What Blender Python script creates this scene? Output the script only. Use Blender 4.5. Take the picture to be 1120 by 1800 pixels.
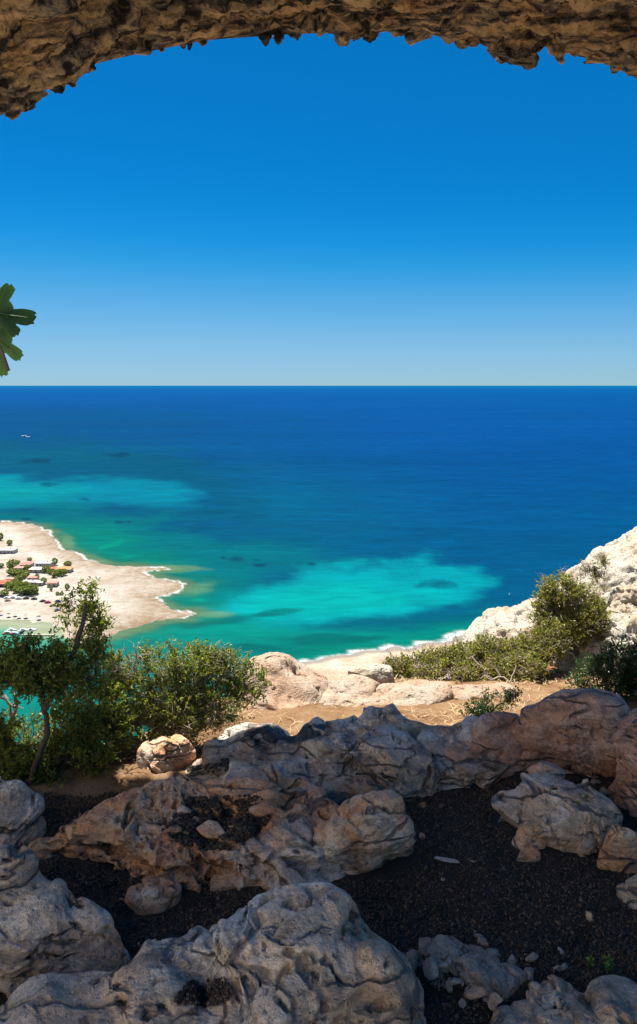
import bpy, math, random
import numpy as np
from mathutils import Vector, Quaternion
from mathutils.bvhtree import BVHTree

# ------------------------------------------------------------------ camera, sky, sun, exposure
for o in list(bpy.data.objects): bpy.data.objects.remove(o)
SC = bpy.context.scene
COL = SC.collection
F, CX, HY = 1400.0, 560.0, 677.0        # focal length in pixels of the 1120 x 1800 frame, principal column, horizon row
SEA = -150.0                            # metres from the eye down to the sea

cam = bpy.data.cameras.new('camera'); camo = bpy.data.objects.new('camera', cam); COL.objects.link(camo)
cam.sensor_fit = 'VERTICAL'; cam.sensor_height = 36.0; cam.lens = 36.0 * F / 1800.0
cam.shift_y = -(900.0 - HY) / 1800.0
cam.clip_start = 0.1; cam.clip_end = 400000.0
camo.location = (0, 0, 0); camo.rotation_euler = (math.pi / 2, 0, 0)
SC.camera = camo

S = Vector((-0.20, 0.32, 0.926)).normalized()          # towards the sun
world = bpy.data.worlds.new('World'); SC.world = world; world.use_nodes = True
nt = world.node_tree; nt.nodes.clear()
sky = nt.nodes.new('ShaderNodeTexSky'); sky.sky_type = 'NISHITA'; sky.sun_disc = False
sky.sun_elevation = math.asin(S.z); sky.sun_rotation = math.atan2(S.x, S.y)
sky.altitude = 0; sky.air_density = 0.85; sky.dust_density = 0.0; sky.ozone_density = 5.0
hs = nt.nodes.new('ShaderNodeHueSaturation'); hs.inputs['Saturation'].default_value = 1.15
tint = nt.nodes.new('ShaderNodeMixRGB'); tint.blend_type = 'MULTIPLY'; tint.inputs[0].default_value = 1.0; tint.inputs[2].default_value = (0.58, 0.82, 1.0, 1)
EXPO = 1.3
sc1 = nt.nodes.new('ShaderNodeMixRGB'); sc1.blend_type = 'MULTIPLY'; sc1.inputs[0].default_value = 1.0; sc1.inputs[2].default_value = (0.12 * 2 ** 0.35 * 0.5,) * 3 + (1,)
cur = nt.nodes.new('ShaderNodeRGBCurve')      # film response of the polarised, saturated photograph, one curve for the whole sky
def set_curve(c, pts):
    while len(c.points) < len(pts): c.points.new(0.5, 0.5)
    for p, (x, y) in zip(c.points, pts): p.location = (x * 0.5, y); p.handle_type = 'AUTO_CLAMPED'
set_curve(cur.mapping.curves[0], [(0, 0.0), (0.074, 0.002), (0.136, 0.008), (0.162, 0.02), (0.202, 0.06), (0.266, 0.125), (0.386, 0.215), (0.6, 0.31), (2, 0.8)])
set_curve(cur.mapping.curves[1], [(0, 0.0), (0.27, 0.18), (0.35, 0.22), (0.43, 0.275), (0.565, 0.38), (0.82, 0.51), (1.0, 0.565), (2, 0.85)])
set_curve(cur.mapping.curves[2], [(0, 0.0), (0.4, 0.30), (0.76, 0.55), (0.9, 0.64), (1.05, 0.745), (1.2, 0.80), (2, 0.95)])
cur.mapping.update()
sc2 = nt.nodes.new('ShaderNodeMixRGB'); sc2.blend_type = 'MULTIPLY'; sc2.inputs[0].default_value = 1.0; sc2.inputs[2].default_value = (1 / (0.12 * 2 ** EXPO),) * 3 + (1,)
bg = nt.nodes.new('ShaderNodeBackground'); bg.inputs[1].default_value = 0.12
wo = nt.nodes.new('ShaderNodeOutputWorld')
chain = [sky.outputs[0], hs, tint, sc1, cur, sc2]
for x, y in zip(chain[:-1], chain[1:]):
    nt.links.new(x if x is chain[0] else x.outputs[0], y.inputs['Color'] if y in (hs, cur) else y.inputs[1])
nt.links.new(sc2.outputs[0], bg.inputs[0]); nt.links.new(bg.outputs[0], wo.inputs[0])

sun = bpy.data.lights.new('sun', 'SUN'); sun.energy = 5.0; sun.angle = math.radians(0.53); sun.color = (1.0, 0.95, 0.87)
suno = bpy.data.objects.new('sun', sun); COL.objects.link(suno)
suno.rotation_euler = (-S).to_track_quat('-Z', 'Y').to_euler()

SC.view_settings.view_transform = 'Standard'; SC.view_settings.look = 'None'
SC.view_settings.gamma = 1.0; SC.view_settings.use_curve_mapping = False
SC.view_settings.exposure = EXPO
SC.cycles.diffuse_bounces = 6; SC.cycles.max_bounces = 10

# ------------------------------------------------------------------ numpy noise
rng = np.random.default_rng(7); random.seed(7)
PERM = np.concatenate([rng.permutation(256)] * 3)
G = rng.normal(size=(256, 3)); G /= np.linalg.norm(G, axis=1)[:, None]
def perlin_exact(P, per):
    P = np.asarray(P, float); I = np.floor(P).astype(np.int64); fr = P - I; I %= per
    u = fr * fr * fr * (fr * (fr * 6 - 15) + 10)
    out = 0
    for dx in (0, 1):
        wx = u[:, 0] if dx else 1 - u[:, 0]
        a = PERM[(I[:, 0] + dx) % per]
        for dy in (0, 1):
            wy = u[:, 1] if dy else 1 - u[:, 1]
            b = PERM[a + ((I[:, 1] + dy) % per)]
            for dz in (0, 1):
                wz = u[:, 2] if dz else 1 - u[:, 2]
                g = G[PERM[b + ((I[:, 2] + dz) % per)]]
                out = out + wx * wy * wz * ((fr[:, 0] - dx) * g[:, 0] + (fr[:, 1] - dy) * g[:, 1] + (fr[:, 2] - dz) * g[:, 2])
    return out * 1.5
def worley_exact(P, per):                          # distance to nearest and second nearest feature point
    P = np.asarray(P, float); I = np.floor(P).astype(np.int64)
    d1 = np.full(len(P), 9.0); d2 = np.full(len(P), 9.0)
    for dx in (-1, 0, 1):
        for dy in (-1, 0, 1):
            for dz in (-1, 0, 1):
                J = I + (dx, dy, dz); h = PERM[PERM[PERM[J[:, 0] % per] + (J[:, 1] % per)] + (J[:, 2] % per)]
                d = np.linalg.norm(J + 0.5 + 0.45 * G[h] - P, axis=1)
                d2 = np.minimum(d2, np.maximum(d1, d)); d1 = np.minimum(d1, d)
    return d1, d2
def volume(fn, per, res):
    n = per * res; g = (np.arange(n) / res); Q = np.stack(np.meshgrid(g, g, g, indexing='ij'), -1).reshape(-1, 3)
    r = fn(Q, per); r = r if isinstance(r, tuple) else (r,)
    return [np.ascontiguousarray(x.reshape(-1).astype(np.float32)) for x in r], n
def lookup(vols, n, P):                 # trilinear sampling of a periodic volume
    P = np.asarray(P, np.float32); I = np.floor(P).astype(np.int32); f = P - I; I %= n; J = (I + 1) % n
    x = (I[:, 0] * n * n, J[:, 0] * n * n); y = (I[:, 1] * n, J[:, 1] * n); z = (I[:, 2], J[:, 2])
    out = [np.zeros(len(P), np.float32) for _ in vols]
    for i in (0, 1):
        for j in (0, 1):
            for k in (0, 1):
                w = (f[:, 0] if i else 1 - f[:, 0]) * (f[:, 1] if j else 1 - f[:, 1]) * (f[:, 2] if k else 1 - f[:, 2])
                idx = x[i] + y[j] + z[k]
                for o, v in zip(out, vols): o += w * v[idx]
    return out
PV, PN = volume(perlin_exact, 16, 7); WV, WN = volume(worley_exact, 10, 9)
ROT = np.array([[0.76, 0.48, -0.44], [-0.60, 0.77, -0.20], [0.24, 0.42, 0.875]], np.float32)
def perlin(P): return lookup(PV, PN, (np.asarray(P, np.float32) @ ROT) * 7)[0]
def worley(P): return tuple(lookup(WV, WN, (np.asarray(P, np.float32) @ ROT.T) * 9))
def fbm(P, o=5, gain=0.5):
    a, s, r = 1.0, 0, 0
    for k in range(o): r = r + a * perlin(P * 2.03 ** k + 17.3 * k); s += a; a *= gain
    return r / s * 1.6
def ridged(P, o=4, gain=0.5):
    a, s, r = 1.0, 0, 0
    for k in range(o): r = r + a * (1 - 2 * np.abs(perlin(P * 2.03 ** k + 9.1 * k))); s += a; a *= gain
    return r / s
def sstep(a, b, x):
    t = np.clip((np.asarray(x, float) - a) / (b - a), 0, 1); return t * t * (3 - 2 * t)

# ------------------------------------------------------------------ helpers
def unp(px, py, Y): return Vector(((px - CX) / F * Y, Y, -(py - HY) / F * Y))
def on_z(px, py, z):
    Y = -z * F / (py - HY); return ((px - CX) / F * Y, Y)
def sea_xy(px, py): return on_z(px, py, SEA)
def mesh_np(name, V, faces, mat=None, parent=None, smooth=True, attrs=None):
    V = np.asarray(V, np.float32); me = bpy.data.meshes.new(name)
    if isinstance(faces, np.ndarray):
        k = faces.shape[1]; n = len(faces)
        me.vertices.add(len(V)); me.vertices.foreach_set('co', V.ravel())
        me.loops.add(n * k); me.loops.foreach_set('vertex_index', faces.astype(np.int32).ravel())
        me.polygons.add(n); me.polygons.foreach_set('loop_start', np.arange(0, n * k, k, dtype=np.int32))
        me.update(calc_edges=True)
    else:
        me.from_pydata(V.tolist(), [], faces); me.update()
    if smooth: me.polygons.foreach_set('use_smooth', np.ones(len(me.polygons), bool))
    if attrs:
        for k, a in attrs.items():
            a = np.asarray(a, np.float32)
            if a.ndim == 1:
                at = me.attributes.new(k, 'FLOAT', 'POINT'); at.data.foreach_set('value', a)
            else:
                at = me.attributes.new(k, 'FLOAT_COLOR', 'POINT')
                at.data.foreach_set('color', np.concatenate([a, np.ones((len(a), 1), np.float32)], 1).ravel())
    me.validate()
    if mat: me.materials.append(mat)
    return obj(name, me, parent)
def obj(name, me, parent=None):
    o = bpy.data.objects.new(name, me); COL.objects.link(o)
    if parent is not None: o.parent = parent
    return o
def tag(o, label=None, cat=None, group=None, kind=None):
    if label: o['label'] = label
    if cat: o['category'] = cat
    if group: o['group'] = group
    if kind: o['kind'] = kind
    return o
def empty(name, loc=(0, 0, 0), **k):
    o = bpy.data.objects.new(name, None); o.location = loc; COL.objects.link(o); o.empty_display_size = 0.1
    return tag(o, **k)
def grid_faces(n, m, wrap=False):       # n rows, m columns
    i, j = np.meshgrid(np.arange(n - 1), np.arange(m if wrap else m - 1), indexing='ij')
    a = i * m + j; b = i * m + (j + 1) % m
    return np.stack([a, b, b + m, a + m], -1).reshape(-1, 4)
def normals(V, faces):
    n = np.zeros_like(V); q = V[faces]
    fn = np.cross(q[:, 2] - q[:, 0], q[:, 3 % faces.shape[1]] - q[:, 1])
    for k in range(faces.shape[1]): np.add.at(n, faces[:, k], fn)
    return n / (np.linalg.norm(n, axis=1)[:, None] + 1e-12)
def lin(c):
    c = np.asarray(c, float) / 255.0
    return np.where(c <= 0.04045, c / 12.92, ((c + 0.055) / 1.055) ** 2.4)
def poly_sd(P, poly):                   # signed distance, negative inside
    poly = np.asarray(poly, float); P = np.asarray(P, float)
    d = np.full(len(P), 1e18); ins = np.zeros(len(P), bool)
    for a, b in zip(poly, np.roll(poly, -1, 0)):
        ab = b - a; t = np.clip(((P - a) @ ab) / (ab @ ab + 1e-12), 0, 1)
        d = np.minimum(d, ((P - a - t[:, None] * ab) ** 2).sum(1))
        c = ((a[1] > P[:, 1]) != (b[1] > P[:, 1]))
        xs = a[0] + (P[:, 1] - a[1]) * (b[0] - a[0]) / ((b[1] - a[1]) if b[1] != a[1] else 1e-9)
        ins ^= c & (P[:, 0] < xs)
    d = np.sqrt(d); return np.where(ins, -d, d)

# ------------------------------------------------------------------ materials
class NT:
    def __init__(s, name):
        s.m = bpy.data.materials.new(name); s.m.use_nodes = True; s.t = s.m.node_tree; s.t.nodes.clear()
        s.out = s.n('OutputMaterial'); s.pos = s.n('NewGeometry').outputs['Position']
    def n(s, k, **kw):
        x = s.t.nodes.new('ShaderNode' + k)
        for a, v in kw.items(): setattr(x, a, v)
        return x
    def l(s, a, b): s.t.links.new(a, b)
    def put(s, sock, v):
        if isinstance(v, bpy.types.NodeSocket): s.l(v, sock)
        elif hasattr(sock, 'default_value'):
            if sock.type == 'RGBA' and not hasattr(v, '__len__'): v = (v, v, v)
            sock.default_value = tuple(v) + (1,) if sock.type == 'RGBA' and len(v) == 3 else v
    def noise(s, scale, detail=5, rough=0.55, dist=0.0, vec=None, stretch=None):
        x = s.n('TexNoise'); x.inputs['Scale'].default_value = scale; x.inputs['Detail'].default_value = detail
        x.inputs['Roughness'].default_value = rough; x.inputs['Distortion'].default_value = dist
        v = vec or s.pos
        if stretch is not None:
            mp = s.n('Mapping'); mp.inputs['Scale'].default_value = stretch; s.l(v, mp.inputs[0]); v = mp.outputs[0]
        s.l(v, x.inputs['Vector']); return x.outputs['Fac']
    def voro(s, scale, feature='F1', vec=None):
        x = s.n('TexVoronoi'); x.feature = feature; x.inputs['Scale'].default_value = scale
        s.l(vec or s.pos, x.inputs['Vector']); return x.outputs['Distance']
    def ramp(s, fac, stops, interp='LINEAR'):
        x = s.n('ValToRGB'); e = x.color_ramp.elements; x.color_ramp.interpolation = interp
        while len(e) < len(stops): e.new(0.5)
        for q, (p, c) in zip(e, stops):
            q.position = p; q.color = (c, c, c, 1) if not hasattr(c, '__len__') else tuple(c) + (1,)
        s.l(fac, x.inputs[0]); return x.outputs[0]
    def mix(s, fac, a, b, mode='MIX'):
        x = s.n('MixRGB', blend_type=mode); s.put(x.inputs[0], fac); s.put(x.inputs[1], a); s.put(x.inputs[2], b); return x.outputs[0]
    def math(s, op, a, b=0.0):
        x = s.n('Math', operation=op); s.put(x.inputs[0], a); s.put(x.inputs[1], b); return x.outputs[0]
    def attr(s, name, out='Fac'):
        x = s.n('Attribute'); x.attribute_name = name; return x.outputs[out]
    def bump(s, h, strength=0.5, dist=0.01, normal=None):
        x = s.n('Bump'); x.inputs['Strength'].default_value = strength; x.inputs['Distance'].default_value = dist
        s.l(h, x.inputs['Height'])
        if normal is not None: s.l(normal, x.inputs['Normal'])
        return x.outputs[0]
    def principled(s, color, rough=0.8, spec=0.3, normal=None):
        x = s.n('BsdfPrincipled'); s.put(x.inputs['Base Color'], color); s.put(x.inputs['Roughness'], rough)
        x.inputs['Specular IOR Level'].default_value = spec
        if normal is not None: s.l(normal, x.inputs['Normal'])
        return x.outputs[0]
    def done(s, shader): s.l(shader, s.out.inputs['Surface']); return s.m

def flat(name, c, rough=0.8, spec=0.2, var=0.25, scale=3.0):
    t = NT(name); n = t.noise(scale, 4)
    col = t.mix(n, tuple(np.array(c) * (1 - var)), tuple(np.minimum(np.array(c) * (1 + var), 1)))
    return t.done(t.principled(col, rough, spec))

def rock_mat(name, grey, warm, dark, warm_amt=0.5, rust=(0.34, 0.13, 0.05), rust_amt=0.25, scale=1.0, rough=0.72, spec=0.35, bumpk=1.0, pale=None, streak=False, mottle=False, brown=(0.22, 0.13, 0.075), mdark=0.30):
    t = NT(name)
    big = t.noise(2.2 * scale, 6, 0.6, 0.6); med = t.noise(7 * scale, 7, 0.62, 0.4); fine = t.noise(38 * scale, 6, 0.65); grit = t.noise(150 * scale, 3, 0.6)
    w = t.ramp(big, [(0.62 - warm_amt * 0.4, 0.0), (0.80 - warm_amt * 0.4, 1.0)])
    c = t.mix(w, grey, warm)
    r = t.ramp(med, [(0.62 - rust_amt * 0.25, 0.0), (0.80 - rust_amt * 0.25, 0.75)])
    c = t.mix(t.math('MULTIPLY', r, w), c, rust)
    if mottle:
        mo = t.noise(3.4 * scale, 8, 0.68, 1.4, stretch=(0.8, 1.0, 2.4)); c = t.mix(1.0, c, t.ramp(mo, [(0.34, mdark), (0.48, 0.88), (0.60, 1.12)]), 'MULTIPLY')
        c = t.mix(t.ramp(t.noise(1.6 * scale, 6, 0.6, 0.8), [(0.50, 0.0), (0.62, 0.65)]), c, brown)
        mp = t.n('Mapping'); mp.inputs['Scale'].default_value = (0.8, 1.3, 4.2); mp.inputs['Rotation'].default_value = (0.25, 0.2, 0.6)
        wv = t.n('MixRGB', blend_type='LINEAR_LIGHT'); wv.inputs[0].default_value = 0.10; t.l(t.pos, wv.inputs[1]); nz = t.n('TexNoise'); nz.inputs['Scale'].default_value = 3.0; nz.inputs['Detail'].default_value = 5; t.l(t.pos, nz.inputs['Vector']); t.l(nz.outputs['Color'], wv.inputs[2]); t.l(wv.outputs[0], mp.inputs[0])
        ed = t.voro(1.7 * scale, 'DISTANCE_TO_EDGE', mp.outputs[0]); cgate = t.ramp(t.noise(2.1 * scale, 3), [(0.45, 0.0), (0.52, 1.0)])
        crack = t.math('MULTIPLY', t.ramp(ed, [(0.0, 1.0), (0.020, 0.8), (0.045, 0.0)]), cgate); c = t.mix(t.math('MULTIPLY', crack, 0.85), c, dark)
    if pale is not None:
        pl = t.ramp(t.noise(4.3 * scale, 7, 0.65, 1.0), [(0.52, 0.0), (0.62, 0.8)]); c = t.mix(pl, c, pale)
    vv = t.ramp(fine, [(0.2, 0.45), (0.5, 1.0), (0.8, 1.42)]); c = t.mix(1.0, c, vv, 'MULTIPLY')
    sp = t.ramp(t.noise(19 * scale, 8, 0.7, 0.3), [(0.58, 0.0), (0.68, 0.85)]); c = t.mix(sp, c, dark)
    g2 = t.ramp(grit, [(0.3, 0.8), (0.7, 1.18)]); c = t.mix(1.0, c, g2, 'MULTIPLY')
    if streak:
        sk = t.noise(1.9, 7, 0.62, 0.7, stretch=(0.7, 4.4, 3.0)); c = t.mix(t.ramp(sk, [(0.50, 0.0), (0.62, 0.75)]), c, (0.54, 0.34, 0.15)); c = t.mix(t.ramp(sk, [(0.42, 0.97), (0.51, 0.0)]), c, dark)
    pits = t.ramp(t.voro(34 * scale), [(0.08, 0.0), (0.30, 1.0)])
    h = t.math('ADD', t.math('MULTIPLY', fine, 0.7), t.math('MULTIPLY', pits, 0.35))
    h = t.math('ADD', h, t.math('MULTIPLY', grit, 0.18)); h = t.math('ADD', h, t.math('MULTIPLY', med, 1.3))
    rg = t.math('ABSOLUTE', t.math('SUBTRACT', t.noise(13 * scale, 5, 0.6, 0.9, stretch=(1, 1, 2.2)), 0.5)); h = t.math('SUBTRACT', h, t.math('MULTIPLY', rg, 0.9))
    if streak: c = t.mix(t.attr('bounce_ceiling'), c, t.mix(big, (0.66, 0.60, 0.52), (0.78, 0.74, 0.68)))  # hidden part of the roof coloured pale as a light reflector
    so = t.attr('soil'); c = t.mix(so, c, t.mix(grit, (0.008, 0.0075, 0.0075), (0.030, 0.027, 0.025)))
    if mottle: h = t.math('SUBTRACT', h, t.math('MULTIPLY', crack, 1.6))
    nrm = t.bump(h, min(1.0, 0.8 * bumpk), 0.030 / scale)
    rr = t.ramp(med, [(0.3, max(0.2, rough - 0.18)), (0.7, min(1.0, rough + 0.15))])
    return t.done(t.principled(c, rr, spec, nrm))

M = {}
M['rock_grey'] = rock_mat('grey_limestone', (0.64, 0.565, 0.48), (0.56, 0.39, 0.25), (0.06, 0.05, 0.045), 0.58, rust=(0.40, 0.20, 0.09), rust_amt=0.3, spec=0.75, rough=0.46, mottle=True)
M['rock_mid'] = rock_mat('tan_limestone', (0.66, 0.54, 0.42), (0.68, 0.40, 0.22), (0.08, 0.06, 0.045), 0.66, rust=(0.58, 0.24, 0.09), rust_amt=0.85, spec=0.55, rough=0.55, mottle=True, brown=(0.52, 0.25, 0.12), mdark=0.48)
M['rock_red'] = rock_mat('red_brown_limestone', (0.54, 0.42, 0.35), (0.54, 0.29, 0.185), (0.06, 0.045, 0.04), 0.68, rust=(0.40, 0.18, 0.08), rust_amt=0.6, spec=0.5, rough=0.58, mottle=True, brown=(0.50, 0.23, 0.12), mdark=0.36)
M['rock_white'] = rock_mat('white_limestone', (0.44, 0.395, 0.325), (0.40, 0.31, 0.21), (0.09, 0.07, 0.05), 0.42, rust=(0.55, 0.30, 0.12), rust_amt=0.2, scale=0.8, spec=0.15)
M['rock_pink'] = rock_mat('pink_limestone', (0.36, 0.285, 0.22), (0.34, 0.225, 0.15), (0.16, 0.105, 0.07), 0.55, rust=(0.52, 0.28, 0.14), rust_amt=0.2, scale=0.8, spec=0.1, bumpk=0.7)
M['stone_dark'] = rock_mat('rubble_limestone', (0.34, 0.30, 0.26), (0.30, 0.21, 0.14), (0.05, 0.04, 0.035), 0.4, spec=0.4)
M['bounce_rock'] = rock_mat('bounce_limestone', (0.74, 0.70, 0.65), (0.66, 0.58, 0.48), (0.4, 0.36, 0.3), 0.3, rust_amt=0.05)  # pale stone for the unseen surfaces added to bounce sunlight
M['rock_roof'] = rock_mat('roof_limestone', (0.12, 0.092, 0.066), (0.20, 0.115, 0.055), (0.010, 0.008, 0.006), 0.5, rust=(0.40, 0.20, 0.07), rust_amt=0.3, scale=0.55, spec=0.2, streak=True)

def soil_mat():
    t = NT('dark_soil'); n = t.noise(9, 6); g = t.noise(140, 4, 0.7)
    c = t.mix(n, (0.018, 0.0145, 0.012), (0.055, 0.040, 0.030)); 
    nrm = t.bump(t.math('ADD', g, t.math('MULTIPLY', t.voro(75), 1.2)), 1.0, 0.012)
    return t.done(t.principled(c, 0.7, 0.35, nrm))
M['soil'] = soil_mat()
def dirt_mat():
    t = NT('ochre_dirt'); n = t.noise(3.2, 7, 0.6, 0.5); g = t.noise(40, 6, 0.7)
    c = t.ramp(n, [(0.25, (0.12, 0.058, 0.026)), (0.5, (0.23, 0.135, 0.068)), (0.75, (0.29, 0.195, 0.12))])
    c = t.mix(1.0, c, t.ramp(g, [(0.2, 0.65), (0.8, 1.3)]), 'MULTIPLY')
    st = t.ramp(t.noise(26, 6, 0.6, 1.2), [(0.60, 0.0), (0.68, 0.7)]); c = t.mix(st, c, (0.42, 0.31, 0.19))
    return t.done(t.principled(c, 0.95, 0.1, t.bump(g, 0.9, 0.03)))
M['dirt'] = dirt_mat()
def pellet_mat():
    t = NT('dark_pellets'); a = t.attr('tint')
    c = t.ramp(a, [(0.0, (0.020, 0.014, 0.010)), (0.7, (0.080, 0.056, 0.040)), (0.96, (0.16, 0.11, 0.07)), (1.0, (0.16, 0.12, 0.085))])
    return t.done(t.principled(c, 0.7, 0.25))
M['pellet'] = pellet_mat()
def leaf_mat(name, dark, mid, light, trans=0.35, rough=0.38):
    t = NT(name); a = t.attr('tint')
    c = t.ramp(a, [(0.0, dark), (0.55, mid), (0.93, light), (1.0, (0.30, 0.19, 0.09))])
    p = t.principled(c, rough, 0.45)
    tr = t.n('BsdfTranslucent'); t.l(t.mix(1.0, c, (1.25, 1.45, 0.55), 'MULTIPLY'), tr.inputs[0])
    mx = t.n('MixShader'); mx.inputs[0].default_value = trans; t.l(p, mx.inputs[1]); t.l(tr.outputs[0], mx.inputs[2])
    return t.done(mx.outputs[0])
M['leaf'] = leaf_mat('lentisk_leaf', (0.04, 0.066, 0.011), (0.175, 0.205, 0.034), (0.40, 0.38, 0.075), 0.5)
M['leaf_olive'] = leaf_mat('olive_leaf', (0.06, 0.075, 0.016), (0.24, 0.23, 0.05), (0.44, 0.38, 0.12), 0.45)
M['leaf_dark'] = leaf_mat('dark_leaf', (0.018, 0.045, 0.016), (0.040, 0.085, 0.026), (0.09, 0.15, 0.045))
M['leaf_fig'] = leaf_mat('fig_leaf', (0.008, 0.026, 0.004), (0.014, 0.040, 0.005), (0.03, 0.075, 0.008), 0.3, 0.5)
M['leaf_far'] = leaf_mat('village_leaf', (0.09, 0.14, 0.03), (0.16, 0.20, 0.045), (0.26, 0.27, 0.07), 0.3, 0.7)
M['leaf_weed'] = leaf_mat('weed_leaf', (0.07, 0.16, 0.02), (0.13, 0.26, 0.03), (0.25, 0.32, 0.05))
M['bark'] = flat('bark', (0.085, 0.065, 0.05), 0.9, 0.1, 0.4, 25)
M['twig'] = flat('pale_twig', (0.32, 0.26, 0.20), 0.9, 0.1, 0.4, 18)
M['straw'] = flat('straw', (0.42, 0.31, 0.17), 0.9, 0.1, 0.35, 9)

# ------------------------------------------------------------------ sea
PENIN = [(-700, 905), (-300, 925), (-120, 921), (0, 918), (28, 917), (55, 920), (76, 929), (92, 941), (100, 953), (108, 966), (124, 969), (139, 976), (150, 982), (178, 990), (215, 994), (250, 996), (284, 997), (300, 1000), (270, 1002), (252, 1005), (262, 1013), (288, 1018), (306, 1021), (318, 1028), (318, 1037), (300, 1044), (278, 1050), (284, 1060), (306, 1070), (330, 1075), (345, 1080), (322, 1086), (296, 1089), (262, 1096), (228, 1105), (190, 1119), (165, 1131), (140, 1138), (120, 1136), (112, 1124), (108, 1114), (101, 1104), (82, 1097), (50, 1092), (20, 1089), (-40, 1086), (-160, 1083), (-400, 1080), (-700, 1050)]
COAST = [(-900, 1480), (-300, 1420), (100, 1390), (300, 1330), (400, 1240), (450, 1185), (520, 1167), (560, 1161), (620, 1152), (680, 1142), (740, 1132), (800, 1121), (850, 1111), (950, 1096), (1120, 1075), (1600, 1040), (2400, 1020), (2400, 6000), (-900, 6000)]
def densify(pts, amp, seed, n=5):
    W = np.array([sea_xy(*p) for p in pts]); out = []
    for a, b in zip(W, np.roll(W, -1, 0)):
        for k in range(n): out.append(a + (b - a) * k / n)
    out = np.array(out); q = np.column_stack([out / 14.0, np.full(len(out), seed)])
    out[:, 0] += amp * fbm(q, 3); out[:, 1] += amp * 1.6 * fbm(q + 31, 3); q = q * 3.1; out[:, 0] += amp * 0.9 * fbm(q + 7, 2); out[:, 1] += amp * 1.2 * fbm(q + 57, 2); return out
PEN_W = densify(PENIN, 3.0, 0.3); COAST_W = densify(COAST, 4.0, 5.3)

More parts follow.
